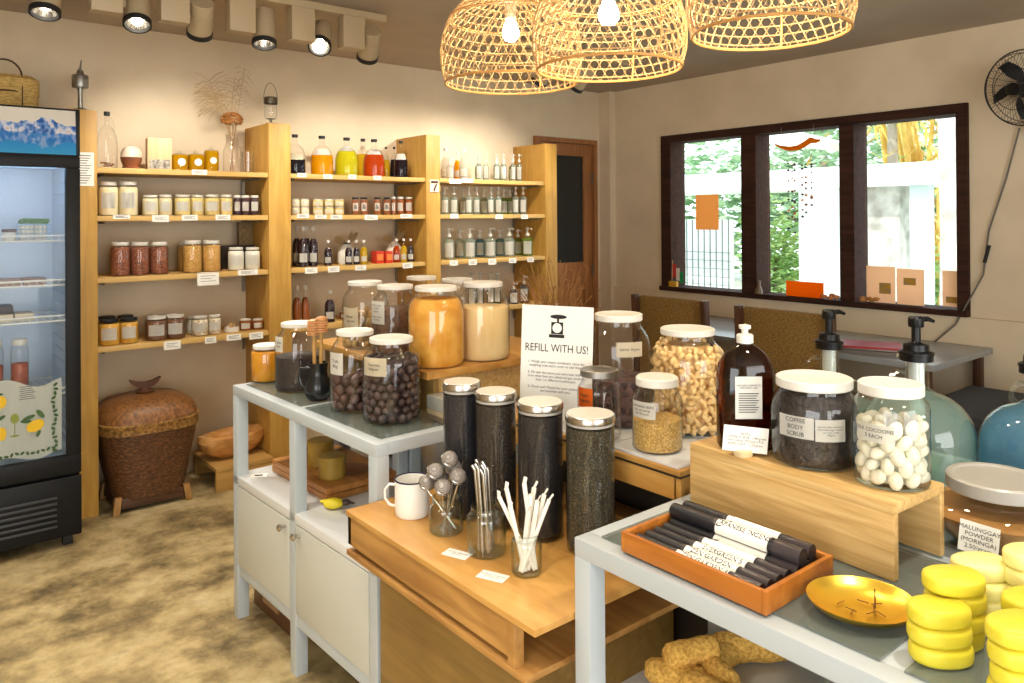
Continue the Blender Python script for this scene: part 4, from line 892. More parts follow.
# ================================================================ DISPLAY TABLES
ZT = .871; ZS = .535
def display_unit(name, label, x0, x1, y0, y1, cross, doors=True, rz=0.0, shelf=True):
    """grey lacquered frame with glass tops, an open tier and a closed cupboard below"""
    t = thing(name, label, 'display table', (x0, y0, 0), rz, None); W = x1-x0; L = y1-y0; s = .042
    bm = bmesh.new(); e = .002
    box(bm, 0, s, 0, L, ZT-.036, ZT, e); box(bm, W-s, W, 0, L, ZT-.036, ZT, e)
    box(bm, s, W-s, 0, s, ZT-.036, ZT, e); box(bm, s, W-s, L-s, L, ZT-.036, ZT, e)
    for c in cross: box(bm, s, W-s, c-s/2, c+s/2, ZT-.036, ZT, e)
    obj('top_frame', bm, M_greyf, t)
    ys = [0+s]+[v for c in cross for v in (c-s/2, c+s/2)]+[L-s]
    for a, b in zip(ys[0::2], ys[1::2]):
        obj('glass_top', B(s-.004, W-s+.004, a-.004, b+.004, ZT-.0005, ZT+.004), M_gtop, t, False)
    for ly in [0]+[c-s/2 for c in cross]+[L-s]:
        for lx in (0, W-s): obj('leg', B(lx, lx+s, ly, ly+s, 0, ZT-.036, e), M_greyf, t)
    bm = bmesh.new(); box(bm, .0, W, 0, L, ZS-.032, ZS, e); obj('lower_shelf', bm, M_lightshelf, t)
    if doors:
        bm = bmesh.new(); box(bm, s, W-.01, s, L-s, .20, .212); box(bm, W-.016, W-.002, s, L-s, .17, ZS-.033)
        box(bm, .004, .03, 0, L, .165, .205, e); box(bm, .004, W-.004, .004, .018, .17, ZS-.033); box(bm, .004, W-.004, L-.018, L-.004, .17, ZS-.033)
        obj('cupboard', bm, M_greyf, t)
        cs = [0]+[c-s/2 for c in cross]+[L-s]
        for k, (a, b) in enumerate(zip(cs, cs[1:])):
            d = obj('door', B(-.001, .016, a+s+.003, b-.003, .208, ZS-.036, .002), M_doorp, t)
            yk = (b-.03) if k == 0 else (a+s+.03)
            kb = lathe([(0,0),(.006,0),(.005,.012),(.011,.018),(.012,.024),(.007,.029),(0,.03)], 16)
            xf(kb, Matrix.Translation((-.001, yk, ZS-.062)) @ Matrix.Rotation(-math.pi/2, 4, 'Y'))
            obj('knob', kb, M_steel, d)
    return t
RZ = math.radians(2.2)
display_unit('display_table', 'grey lacquered display cabinet with glass top and two doors, nearest the hamper', 1.034, 1.474, 1.875, 2.907, [.527], True, RZ)
display_unit('display_table', 'grey display table with glass top behind the chocolate jars, under the wooden riser', 1.48, 2.02, 1.90, 2.95, [.51], False, RZ)
display_unit('display_table', 'grey glass-topped display table in the foreground with the yellow soap and incense tray', 1.035, 1.50, -.20, 1.085, [.255, .69], False, 0)
display_unit('display_table', 'grey display table under the pump jugs and the brown powder jar', 1.505, 2.14, -.20, 1.085, [.62], False, 0)

# ---- plywood block between the display tables
bl = thing('plywood_counter', 'low honey plywood counter with overhanging top, between the two grey display tables', 'counter', (.936, 1.091, 0))
bw, bL = .60, .775
obj('top_board', B(0, bw, 0, bL, .705, .719, .0015), M_block, bl)
bm = bmesh.new(); box(bm, .006, .022, .085, bL-.002, .628, .705, .0015); box(bm, .006, bw, bL-.02, bL-.002, .628, .705, .0015); box(bm, .004, .03, .068, .088, .612, .705, .001)
obj('apron', bm, M_blockside, bl)
obj('lower_board', B(.002, bw, .03, bL, .600, .614, .0015), M_blockside, bl)
obj('side_batten', B(bw-.02, bw, .0, bL, .614, .705, .001), M_blockside, bl)
obj('pedestal', B(.10, bw-.02, .14, bL-.006, 0, .600, .002), M_ped, bl)
# ---- dark stand behind the block with crate
ds = thing('dark_stand', 'dark stand behind the honey plywood counter carrying the drawer crate', 'stand', (1.55, 1.10, 0))
bm = bmesh.new(); box(bm, 0, .50, 0, .74, .80, .848, .002); obj('top_board', bm, mat('dark_stain', srgb(40,32,26), .5), ds)
obj('body', B(.01, .49, .01, .73, 0, .80, .002), mat('dark_stain', (0,0,0,1)), ds)
cr = thing('wooden_crate', 'upturned wooden drawer crate under the cashew and seed jars', 'crate', (1.38, 1.098, .85))
bm = bmesh.new(); CL, CW = .745, .45
box(bm, 0, CW, 0, CL, .058, .070, .0015); obj('crate_top', bm, M_crate, cr)
bm = bmesh.new(); box(bm, .004, .016, .016, CL-.004, 0, .054, .001); box(bm, .004, .026, .002, .022, -.004, .055, .001); box(bm, .026, CW-.004, .004, .016, .0, .054, .001); box(bm, .02, CW, CL-.016, CL-.004, 0, .054, .001); box(bm, CW-.016, CW-.004, .016, CL-.016, 0, .054, .001)
obj('crate_side', bm, M_crate, cr)
bm = bmesh.new(); box(bm, -.002, CW, -.001, CL, .054, .058); obj('dark_edge', bm, mat('dark_stain', (0,0,0,1)), cr)
for (y0, y1, s) in ((.012, .235, 'nearer'), (.240, .50, 'farther')):
    o = tag(obj('white_board', B(.008, .44, y0, y1, 0, .006, .001), M_lightshelf), 'thin white board on top of the wooden crate, %s one' % s, 'board'); o.location = (1.38, 1.098, .9205)
ZCR = .9275
# ---- wooden riser on the left display tables
rs = thing('plywood_riser', 'wide plywood riser bench under the mustard and cream powder jars', 'riser', (1.293, 2.015, 0))
obj('top_board', B(0, .66, 0, .84, .991, 1.015, .0015), M_block, rs)
for x in (.035, .60): obj('leg_panel', B(x, x+.02, .02, .80, ZT+.005, .991, .001), M_ped, rs)
obj('side_panel', B(.056, .599, .03, .045, ZT+.005, .991, .001), M_riser, rs)
# small stack visible under the riser
for k, (w_, z_, c, lb) in enumerate(((.10, .040, srgb(150,150,142), 'grey slate box'), (.10, .016, srgb(168,150,118), 'tan wooden coaster'), (.09, .016, srgb(120,104,80), 'brown wooden coaster'))[::-1]):
    o = tag(obj(['coaster', 'coaster', 'slate_box'][k], B(-w_*.36, w_*.36, -.05, .05, 0, z_, .002), mat('stack_%d' % k, c, .5)), lb+' in the small stack beside the dark-lidded tea canister', 'coaster' if k < 2 else 'box'); o.location = (1.320, 1.955, ZT+.0045+[0, .017, .034][k])
# ---- oak riser on the right display table
rk = thing('oak_riser', 'pale oak riser bench carrying the amber bottle, coffee scrub and silk cocoon jars', 'riser', (1.315, .595, 0), math.radians(-3.4))
obj('top_board', B(0, .178, 0, .447, .989, 1.007, .0015), M_riser, rk)
obj('front_board', B(0, .015, 0, .447, ZT+.005, .989, .0012), M_riser, rk)
obj('back_board', B(.163, .178, 0, .447, ZT+.005, .989, .0012), M_riser, rk)

# ================================================================ BIG JARS
ZG = ZT+.0045
C_seed = noisy('black_seeds', srgb(22,16,18), srgb(58,44,42), 230, .6, voronoi=True, bump=.8, lo=.2, hi=1)
C_must = noisy('turmeric_powder', srgb(212,142,36), srgb(234,176,76), 14, .85, bump=.5, detail=10)
C_creamp = noisy('cream_powder', srgb(246,214,148), srgb(252,228,172), 6, .85, bump=.15, detail=10)
C_brownp = noisy('brown_powder', srgb(78,52,36), srgb(116,84,58), 60, .85, bump=.3)
C_cocoa = noisy('cocoa_powder', srgb(46,28,18), srgb(72,48,34), 20, .8, bump=.3)
C_tea = lambda nm, a, b, c: noisy(nm, a, b, 260, .85, c3=c, bump=.9, lo=.34, hi=.72, detail=4)
C_flax = noisy('golden_seeds', srgb(186,138,60), srgb(238,200,118), 330, .6, voronoi=True, bump=.8, lo=.1, hi=.9)
C_coffee = noisy('coffee_scrub', srgb(10,8,10), srgb(62,52,50), 120, .5, bump=.9, lo=.4, hi=.8)
C_malung = noisy('moringa_powder', srgb(150,104,44), srgb(186,140,72), 8, .7, detail=8)
M_choc = noisy('chocolate', srgb(44,30,30), srgb(76,56,52), 30, .5, bump=.3)
M_choc2 = noisy('milky_chocolate', srgb(54,32,28), srgb(90,60,50), 30, .5, bump=.3)
M_cashew = noisy('cashew', srgb(232,190,118), srgb(246,218,160), 16, .5)
M_cocoon = noisy('cocoon_silk', srgb(222,218,190), srgb(234,232,214), 50, .8, bump=.2)
M_root = noisy('dried_root', srgb(150,116,66), srgb(206,172,112), 30, .8, bump=.5)
def handwrite(t, r, phi, wid, z0, z1, text, size, m=None, **k): return jar_label(t, r, phi, wid, z0, z1, text, size, m, **k)
honey, P = big_jar('honey_jar', 'jar', 1.12, 2.891, ZG, .060, .138, .84, noisy('orange_honey', srgb(214,140,20), srgb(236,170,50), 10, .3), M_white, 'amber honey jar with white lid at the far left end of the grey cabinet')
ja, P = big_jar('seed_jar', 'gallon', 1.156, 2.672, ZG, .086, .243, .50, C_seed, M_white, 'large glass jar half full of black seeds behind the black pitcher')
handwrite(ja, .086, face_angle(1.156, 2.672)-.95, .045, .145, .20, 'Tablea\nnibs', .012)
# black pitcher with honey dippers
pt = thing('black_pitcher', 'small black ceramic pitcher holding two wooden honey dippers', 'pitcher', (1.135, 2.462, ZG))
prf = [(0,0),(.030,0),(.042,.012),(.047,.035),(.044,.06),(.032,.082),(.030,.10),(.034,.128),(.030,.128),(.026,.10),(.028,.082),(.038,.06),(.04,.035),(.03,.012),(0,.008)]
obj('pitcher_body', lathe(prf, 36), M_slate, pt)
hd = Vector((-_r.x, -_r.y, 0)); bm = bmesh.new(); tube(bm, [hd*.031+Vector((0,0,.108)), hd*.058+Vector((0,0,.106)), hd*.066+Vector((0,0,.08)), hd*.058+Vector((0,0,.05)), hd*.043+Vector((0,0,.04))], .0055, 8); obj('handle', bm, M_slate, pt)
for k, (dx, tz_, lb) in enumerate(((-.018, .255, 'shorter, left'), (.014, .265, 'taller, right'))):
    hdp = thing('honey_dipper', 'wooden honey dipper with grooved head in the black pitcher, %s one' % lb, 'honey dipper', (1.135+_r.x*dx*.6, 2.462+_r.y*dx*.6, ZG+.012))
    bm = bmesh.new(); tube(bm, [(0,0,0), (_r.x*dx*.2, _r.y*dx*.2, tz_-.03)], .0068, 8); obj('stick', bm, M_stool, hdp)
    h_ = []; z_ = tz_-.045
    for q in range(6): h_ += [(.013, z_), (.021, z_+.001), (.0215, z_+.005), (.013, z_+.0062)]; z_ += .0085
    bm = lathe([(0, tz_-.045)]+h_+[(.017, z_), (0, z_+.006)], 24); xf(bm, Matrix.Translation((_r.x*dx*.3, _r.y*dx*.3, 0))); obj('grooved_head', bm, mat('dipper_wood', srgb(206,150,96), .5), hdp)
jb, P = big_jar('truffle_jar', 'gallon', 1.172, 2.262, ZG, .082, .259, .3, None, M_white, 'large glass jar partly filled with dark truffles, just right of the honey dippers')
handwrite(jb, .082, face_angle(1.172, 2.262)-.85, .062, .125, .195, 'Trufa\n80/g', .014)
jc, P = big_jar('chocolate_jar', 'gallon', 1.197, 2.070, ZG, .091, .256, .3, None, M_white, 'large glass jar packed with dark chocolate balls at the near end of the cabinet')
handwrite(jc, .091, face_angle(1.197, 2.07)-.62, .085, .150, .205, 'Tsokolate\n60/gram', .011, M_creampap)
def fill_pieces(name, label, cat, grp, mesh_bm, mats, cx, cy, z0, prof, top, rows_, r_piece, scale_j=.15, nmax=300, seed=1, inner=True, core=None):
    """pieces stacked in rings against the inside of the jar, each an object of its own"""
    rnd = random.Random(seed); me = bpy.data.meshes.new(name); mesh_bm.to_mesh(me); mesh_bm.free(); me.materials.append(mats); me.shade_smooth(); n = 0
    dz = (top-r_piece*1.0)/rows_
    face = face_angle(cx, cy)
    for k in range(rows_):
        z = r_piece+dz*k; R = interp(prof, z)*.955-r_piece*1.02
        for ring, RR in enumerate([R, R-2.05*r_piece] if (inner and k == rows_-1) else [R]):
            if RR < r_piece: continue
            m = max(3, int(2*math.pi*RR/(r_piece*2.02)))
            for i in range(m):
                a = 2*math.pi*(i+.5*(k % 2))/m+rnd.uniform(-.06, .06)
                da = (a-face+math.pi) % (2*math.pi)-math.pi
                if abs(da) > 2.0 and k < rows_-1: continue
                if n >= nmax: continue
                o = bpy.data.objects.new(name, me); link(o); s = 1+rnd.uniform(-scale_j, scale_j*.4)
                o.location = (cx+RR*math.cos(a), cy+RR*math.sin(a), z0+z+rnd.uniform(-.08, .08)*r_piece+.004); o.scale = (s, s, s)
                o.rotation_euler = (rnd.uniform(0, 6), rnd.uniform(0, 6), rnd.uniform(0, 6)); tag(o, label, cat, grp); n += 1
    return n
def mb(f): b = bmesh.new(); f(b); return b
PG = lambda r, h: [(a*r, b*h) for a, b in PROF['gallon']]
def choc(b, r=.0125):
    lathe([(0,-r*.72),(r*.7,-r*.7),(r*.95,-r*.35),(r,r*.1),(r*.85,r*.6),(r*.4,r*.8),(0,r*.82)], 14, b)
def core(name, label, x, y, z, prof, inset, top, m):
    q = [(0,.006)]+[(max(a*.955-inset, .005), max(b, .006)) for a, b in prof if b < top and a > 0]+[(max(interp(prof, top)*.955-inset, .005), top), (0, top+.004)]
    o = obj(name, lathe(q, 24), m); o.location = (x, y, z); tag(o, label, name.replace('_', ' '), kind='stuff'); return o
fill_pieces('chocolate_ball', 'dark chocolate ball in the packed jar at the near end of the cabinet', 'chocolate', 'chocolate balls in the packed jar', mb(lambda b: choc(b, .0145)), M_choc, 1.197, 2.070, ZG, PG(.091,.256), .205, 8, .0145, nmax=230, seed=2)
core('packed_chocolate', 'dark chocolates packed in the middle of the full chocolate jar', 1.197, 2.070, ZG, PG(.091,.256), .024, .19, M_choc)
fill_pieces('truffle', 'dark truffle in the partly filled jar beside the honey dippers', 'truffle', 'truffles in the partly filled jar', mb(lambda b: choc(b, .0165)), M_choc2, 1.172, 2.262, ZG, PG(.082,.259), .125, 4, .0165, seed=5)
core('packed_truffles', 'dark truffles packed in the middle of the partly filled jar', 1.172, 2.262, ZG, PG(.082,.259), .03, .10, M_choc2)
ZR = 1.0152
# riser jars
F_, P = big_jar('turmeric_jar', 'gallon', 1.391, 2.112, ZR, .094, .260, .84, C_must, M_white, 'big jar of mustard yellow turmeric powder on the plywood riser')
G_, P = big_jar('cream_powder_jar', 'gallon', 1.580, 2.105, ZR, .092, .262, .68, C_creamp, M_white, 'big jar of cream coloured powder on the plywood riser')
E_, P = big_jar('brown_powder_jar', 'gallon', 1.388, 2.370, ZR, .085, .247, .66, C_brownp, M_white, 'big jar of brown powder with printed card, left of the turmeric jar')
handwrite(E_, .084, face_angle(1.388, 2.37)-.9, .075, .115, .195, 'MUSCOVADO\nSUGAR\n60/gram\n\nbring your own\njar or bag', .0085)
D_, P = big_jar('ginger_jar', 'gallon', 1.378, 2.575, ZR, .086, .248, .3, None, M_white, 'big jar of pale dried roots with handwritten card, leftmost on the riser')
handwrite(D_, .084, face_angle(1.378, 2.575)-.75, .075, .075, .155, 'Dilaw\n  3/gram', .014, M_creampap)
fill_pieces('dried_root', 'pale dried root piece in the leftmost riser jar', 'root', 'dried roots in the leftmost riser jar', mb(lambda b: ico(b, (0,0,0), .0165, 2, (1.25,.85,.8), jitter=.12)), M_root, 1.378, 2.575, ZR, PG(.086,.248), .15, 5, .0165, seed=8)
core('packed_roots', 'pale dried roots packed in the middle of the leftmost riser jar', 1.378, 2.575, ZR, PG(.086,.248), .03, .12, M_root)
for x, y, s in ((1.745, 2.76, 'left'), (1.79, 2.56, 'right')):
    big_jar('storage_jar', 'gallon', x, y, ZR, .085, .236, .45, C_brownp if s == 'left' else C_creamp, M_white, 'big lidded jar in the back row of the riser, %s one behind the brown powder' % s)
# canisters
TEA = ((1.162, 1.644, .051, .349, C_tea('blue_tea', srgb(14,14,22), srgb(34,33,44), srgb(20,20,30)), 'blue-black tea, leftmost of four'),
       (1.194, 1.539, .054, .337, C_tea('brown_tea', srgb(18,14,12), srgb(92,74,54), srgb(36,29,24)), 'brown flecked tea, second from left'),
       (1.233, 1.411, .058, .328, C_tea('dark_tea', srgb(16,13,14), srgb(54,46,42), srgb(25,21,22)), 'fine dark leaf tea, third from left'),
       (1.272, 1.277, .060, .318, C_tea('green_tea', srgb(28,26,16), srgb(112,102,70), srgb(50,46,30)), 'greenish brown leaf tea, nearest the camera'))
for x, y, r, h, c, s in TEA:
    t = thing('tea_canister', 'tall steel-lidded glass canister of '+s, 'canister', (x, y, .7192), 0, 'tall glass tea canisters'); r *= .96
    obj('glass_body', lathe([(0,0),(r*.94,0),(r*.99,.003),(r,.008),(r,h*.95)], 48), M_glass, t)
    obj('contents', lathe([(0,.012),(r*.93,.012),(r*.96,.02),(r*.96,h*.905),(r*.5,h*.912),(0,h*.91)], 48), c, t)
    obj('lid', lathe([(0,h*.950),(r*1.0,h*.950),(r*1.03,h*.952),(r*1.035,h*.985),(r*1.01,h*.995),(r*.93,h),(r*.92,h*.997),(0,h*.997)], 48), M_steel, t)
    obj('gasket', lathe([(r*.985,h*.925),(r*.99,h*.944),(0,h*.944)], 48), mat('clear_gasket', srgb(180,176,168), .3), t)
    obj('lid_disc', lathe([(0,h*.9972),(r*.97,h*.9972),(r*.95,h*1.002),(0,h*1.002)], 48), M_lidtop, t)
# enamel mug
mg = thing('enamel_mug', 'white enamel mug with navy rim on the plywood counter', 'mug', (1.058, 1.725, .7192))
r = .046; h = .094
obj('mug_body', lathe([(0,.003),(r*.9,0),(r*.97,.004),(r,.02),(r,h),(r*.95,h),(r*.95,.02),(r*.9,.008),(0,.006)], 48), M_enamel, mg)
bm = bmesh.new(); tube(bm, [(r*.985*math.cos(a), r*.985*math.sin(a), h) for a in [6.28319*i/48 for i in range(48)]], .0022, 8, closed=True); obj('rim', bm, M_navy, mg)
bm = bmesh.new(); tube(bm, [hd*(r-.002)+Vector((0,0,.078)), hd*(r+.014)+Vector((0,0,.080)), hd*(r+.026)+Vector((0,0,.066)), hd*(r+.026)+Vector((0,0,.044)), hd*(r+.014)+Vector((0,0,.026)), hd*(r-.002)+Vector((0,0,.022))], .0058, 8, flat=.6); obj('handle', bm, M_enamel, mg)
def open_jar(name, label, x, y, z, r, h, kind='mason', g=M_ggreen):
    t = thing(name, label, 'jar', (x, y, z)); P = [(a*r, b*h) for a, b in PROF[kind]]
    P[-1] = (P[-1][0], h)
    ins = [(max(a-.0028, 0), max(b, .005)) for a, b in P[::-1]]
    obj('glass_body', lathe(P+ins, 40), g, t)
    bm = bmesh.new()
    for q in (.86, .91): tube(bm, [((P[-1][0]+.0008)*math.cos(a), (P[-1][0]+.0008)*math.sin(a), h*q) for a in [6.28319*i/40 for i in range(40)]], .0012, 5, closed=True)
    tube(bm, [(P[-1][0]*math.cos(a), P[-1][0]*math.sin(a), h) for a in [6.28319*i/40 for i in range(40)]], .002, 6, closed=True)
    obj('thread', bm, g, t); return t
Z7 = .7192
# tea infusers
IX, IY = 1.066, 1.578
open_jar('mason_jar', 'short open mason jar of mesh tea infusers beside the enamel mug', IX, IY, Z7, .043, .085)
def infuser_mat():
    m = mat('steel_mesh', srgb(170,160,152), .4, .2); n, l, p = nodes(m); tc = n.new('ShaderNodeTexCoord'); br = n.new('ShaderNodeTexChecker'); br.inputs['Scale'].default_value = 420; l.new(tc.outputs['Object'], br.inputs[0])
    b = n.new('ShaderNodeBump'); b.inputs['Strength'].default_value = .8; b.inputs['Distance'].default_value = .001; l.new(br.outputs['Fac'], b.inputs['Height']); l.new(b.outputs[0], p.inputs['Normal'])
    r = ramp(n, [(0, srgb(92,84,80)), (1, srgb(190,182,174))]); l.new(br.outputs['Fac'], r.inputs[0]); l.new(r.outputs[0], p.inputs['Base Color']); return m
M_mesh = infuser_mat()
for k, (dx, dz, dd_, s) in enumerate(((.008, .160, 0, 'topmost'), (-.022, .134, -.010, 'upper left'), (.027, .124, -.018, 'right front'), (-.004, .104, -.034, 'centre front'), (-.042, .100, .006, 'far left, lowest'), (.014, .128, .030, 'behind the others'))):
    px, py = _r.x*dx+_d.x*dd_, _r.y*dx+_d.y*dd_
    t = thing('tea_infuser', 'round mesh ball tea infuser with long handle in the mason jar, '+s, 'tea infuser', (IX, IY, Z7+.006), 0, 'mesh tea infusers')
    dz += .012; bm = bmesh.new(); px *= 1.15; py *= 1.15; ico(bm, (px, py, dz), .0205, 3); obj('mesh_ball', bm, M_mesh, t, 'full')
    bm = bmesh.new(); tube(bm, [(px+.0208*math.cos(a), py+.0208*math.sin(a)*.8, dz+.0208*math.sin(a)*.6) for a in [6.283*i/20 for i in range(20)]], .0014, 5, closed=True); obj('rim', bm, M_steel, t)
    bm = bmesh.new(); tube(bm, [(px, py, dz-.019), (px*.45, py*.45, .06), (-px*.5, -py*.5, .0)], .0022, 6); obj('handle', bm, M_steel, t)
# steel straws
SX, SY = 1.071, 1.418
open_jar('mason_jar', 'open glass jar of bundled metal straws between infusers and paper straws', SX, SY, Z7, .046, .108, 'jar')
for k in range(10):
    a = k*.7; q = .019 if k < 7 else .008; dx, dy = q*math.cos(a), q*math.sin(a)
    lean = Vector((_r.x*-.010, _r.y*-.010, 0)); ln = .196+.006*(k % 3)
    pts = [Vector((dx, dy, .004)), Vector((dx*.8, dy*.8, .11))+lean*.5, Vector((dx*.9, dy*.9, ln-.012))+lean, Vector((dx*.9, dy*.9, ln))+lean*1.0+Vector((_r.x*-.007, _r.y*-.007, 0))]
    bm = bmesh.new(); tube(bm, pts, .0037, 8)
    o = tag(obj('metal_straw', bm, M_steel), 'shiny metal straw standing in the bundle in the middle glass jar', 'straw', 'metal straws in the glass jar'); o.location = (SX, SY, Z7+.003)
# paper straws
QX, QY = 1.077, 1.281
open_jar('mason_jar', 'small open jar of white paper-wrapped straws on the counter', QX, QY, Z7, .034, .086, 'jar')
rnd = random.Random(9)
for k, (tx, td, ln) in enumerate(((-.060, -.01, .168), (-.044, .02, .176), (-.036, -.02, .150), (-.004, .02, .186), (.010, -.005, .170), (.018, .016, .178), (.024, -.016, .160), (.040, .01, .165), (.050, -.004, .158), (.004, -.028, .145))):
    b0 = Vector((rnd.uniform(-.016, .016), rnd.uniform(-.016, .016), .006)); b0 -= Vector((_r.x*tx*.25, _r.y*tx*.25, 0))
    t1 = Vector((_r.x*tx+_d.x*td, _r.y*tx+_d.y*td, ln)); mid = b0.lerp(t1, .5)
    bm = bmesh.new(); tube(bm, [b0, mid, t1], .0058, 8, flat=.8); tube(bm, [t1, t1+(t1-b0)*.07+Vector((.004,-.003,.001))], .0062, 4, flat=.25)
    o = tag(obj('paper_straw', bm, M_paper), 'white paper-wrapped straw fanning out of the small jar', 'straw', 'paper-wrapped straws in the small jar'); o.location = (QX, QY, Z7+.002)
for (x, y, a, tx_, s) in ((1.010, 1.452, -.70, 'METAL STRAWS\n80 each', 'farther'), (1.006, 1.312, -.66, 'BAMBOO STRAWS\n& brush 60', 'nearer')):
    t = thing('price_card', 'small white card lying on the counter, %s one' % s, 'card', (x, y, .7198), a-.5)
    obj('card', B(-.033, .033, -.018, .018, 0, .0008), M_paper, t, False)
    bm = text_bm(tx_, .0075); xf(bm, Matrix.Translation((0, 0, .0012))); obj('writing', bm, mat('grey_ink', (0,0,0,1)), t, False)
# jars on the crate
big, P = big_jar('dried_date_jar', 'gallon', 1.570, 1.462, ZCR, .090, .302, .42, noisy('dark_dates', srgb(52,30,28), srgb(96,66,60), 70, .6, voronoi=True, bump=.8), M_white, 'big jar with dark contents left of the cashew jar')
handwrite(big, .090, face_angle(1.57,1.462)+.35, .075, .195, .235, 'DATES  90/gram', .0085, M_creampap)
ca, P = big_jar('cashew_jar', 'gallon', 1.655, 1.290, ZCR, .097, .272, .3, None, M_white, 'big jar packed with cashew nuts behind the small seed jar')
def cashew(b):
    pts = [(.0082*math.cos(a), .0082*math.sin(a), 0) for a in [math.radians(0+175*i/7) for i in range(8)]]
    tube(b, pts, .0070, 8, taper=[.55,.9,1,1.0,1.05,1.1,.95,.55])
fill_pieces('cashew', 'pale curved cashew nut in the big jar behind the small seed jar', 'cashew', 'cashews in the big jar', mb(cashew), M_cashew, 1.655, 1.290, ZCR, PG(.097,.272), .245, 17, .0088, nmax=300, seed=4)
core('packed_cashews', 'cashew nuts packed in the middle of the big cashew jar', 1.655, 1.290, ZCR, PG(.097,.272), .019, .23, noisy('cashew_mass', srgb(206,158,90), srgb(240,208,148), 90, .6, voronoi=True, bump=.8))
ms, P = big_jar('mason_jar', 'mason', 1.424, 1.396, ZCR, .057, .176, .2, None, None, 'empty mason jar with metal lid and orange label left of the seed jar')
r, h = .057, .176
obj('lid', lathe([(r*.82,h*.90),(r*.86,h*.905),(r*.86,h*.99),(r*.80,h),(r*.74,h*.99),(0,h*.99)], 40), M_steeld, ms)
jar_label(ms, r, face_angle(1.424,1.396)-.72, .05, .085, .135, 'Vegan\nLaguna', .012, M_orangepap)
fx, P = big_jar('seed_jar', 'mason', 1.460, 1.232, ZCR, .062, .178, .42, C_flax, None, 'small jar a third full of golden seeds in front of the cashews')
r, h = .062, .178
obj('lid', lathe([(r*.80,h*.88),(r*.84,h*.885),(r*.84,h*.98),(r*.78,h),(0,h)], 40), M_white, fx)
jar_label(fx, r, face_angle(1.46,1.232)-.62, .07, .085, .125, 'MUNGBEAN SEEDS\n(for sprouting)\n60/100 gram', .0075)
# REFILL sign
TL = Vector((1.376, 1.648, 1.254)); TR_ = Vector((1.482, 1.472, 1.248)); xr = (TR_-TL).normalized(); sgw = (TR_-TL).length; zu = Vector((.05, .03, 1)).normalized(); nn = xr.cross(zu).normalized()
sg = thing('refill_sign', 'white paper sign reading REFILL WITH US with a kitchen scale drawing', 'sign')
SM = Matrix(((xr.x, zu.x, nn.x, TL.x), (xr.y, zu.y, nn.y, TL.y), (xr.z, zu.z, nn.z, TL.z), (0,0,0,1))); sg.matrix_world = SM
H = .312
obj('sheet', B(0, sgw, -H, 0, -.002, .0, .0005), M_paper, sg, False)
bm = text_bm('REFILL WITH US!', .0265); 
for v in bm.verts: v.co.x *= .93; v.co.y *= 1.15
xf(bm, Matrix.Translation((sgw/2, -.118, .001))); obj('headline', bm, M_ink, sg, False)
body = '1. Weigh your empty containers, close the\nweighing scale and a cover to seal them.\n\n2. Fill with the items you want (ask staff to\nnote what they are called and get another\nitem, i.e. different food/soaps)\n\n3. Check out! Thanks for your patience as\nwe transition with you.'
bm = text_bm(body, .0094, 'CENTER', 1.05); xf(bm, Matrix.Translation((sgw/2, -.196, .001))); obj('instructions', bm, M_ink, sg, False)
bm = bmesh.new()
def flat_disc(bm, cx, cy, rx, ry, z=.001, n=24):
    bm.faces.new([bm.verts.new((cx+rx*math.cos(6.283*i/n), cy+ry*math.sin(6.283*i/n), z)) for i in range(n)])
cx = sgw*.5; flat_disc(bm, cx+.004, -.030, .024, .006); box(bm, cx+.0, cx+.006, -.045, -.030, .0008, .0012); box(bm, cx-.016, cx+.018, -.078, -.045, .0008, .0011); box(bm, cx-.022, cx+.022, -.088, -.079, .0008, .0011)
dsc = obj('scale_drawing', bm, M_ink, sg, False)
bm = bmesh.new(); flat_disc(bm, cx+.001, -.061, .0135, .0135, .0015); obj('dial', bm, M_paper, dsc, False)
bm = bmesh.new(); box(bm, .02, sgw-.02, -H, -.04, -.02, -.003); 
obj('backing_stand', B(.03, sgw-.03, -H, -.02, -.012, -.0022, .001), M_riser, sg)
# dried wiry plant behind the sign
dv = thing('plant_pot', 'clear glass vase of wiry dried twigs behind the refill sign', 'vase', (1.80, 1.985+.05, ZR))
dv.location = (1.90, 2.09, ZR)
obj('glass_body', lathe([(0,.004),(.045,.004),(.05,0),(.055,.01),(.06,.16),(.057,.16),(.052,.012),(0,.008)], 32), M_glass, dv)
tw_ = thing('dried_twigs', 'wispy copper dried twigs rising behind the refill sign', 'dried plant', (1.90, 2.09, ZR+.012))
bm = bmesh.new(); rnd = random.Random(12)
for k in range(95):
    a = rnd.uniform(0, 6.28); sp = rnd.uniform(.02, .19)**1.0; hh = rnd.uniform(.16, .32)*(1.06-sp*1.2)
    b0 = Vector((rnd.uniform(-.02, .02), rnd.uniform(-.02, .02), 0)); e = Vector((sp*math.cos(a), sp*math.sin(a), hh))
    p1 = b0.lerp(e, .5)+Vector((rnd.uniform(-.02, .02), rnd.uniform(-.02, .02), .02)); p2 = e+Vector((rnd.uniform(-.02, .03)*math.cos(a)*1.5, rnd.uniform(-.02, .02), rnd.uniform(-.03, .02)))
    tube(bm, [b0, p1, e, p2], .0012, 3)
obj('twig', bm, mat('copper_twigs', srgb(146,104,58), .8), tw_)['kind'] = 'stuff'

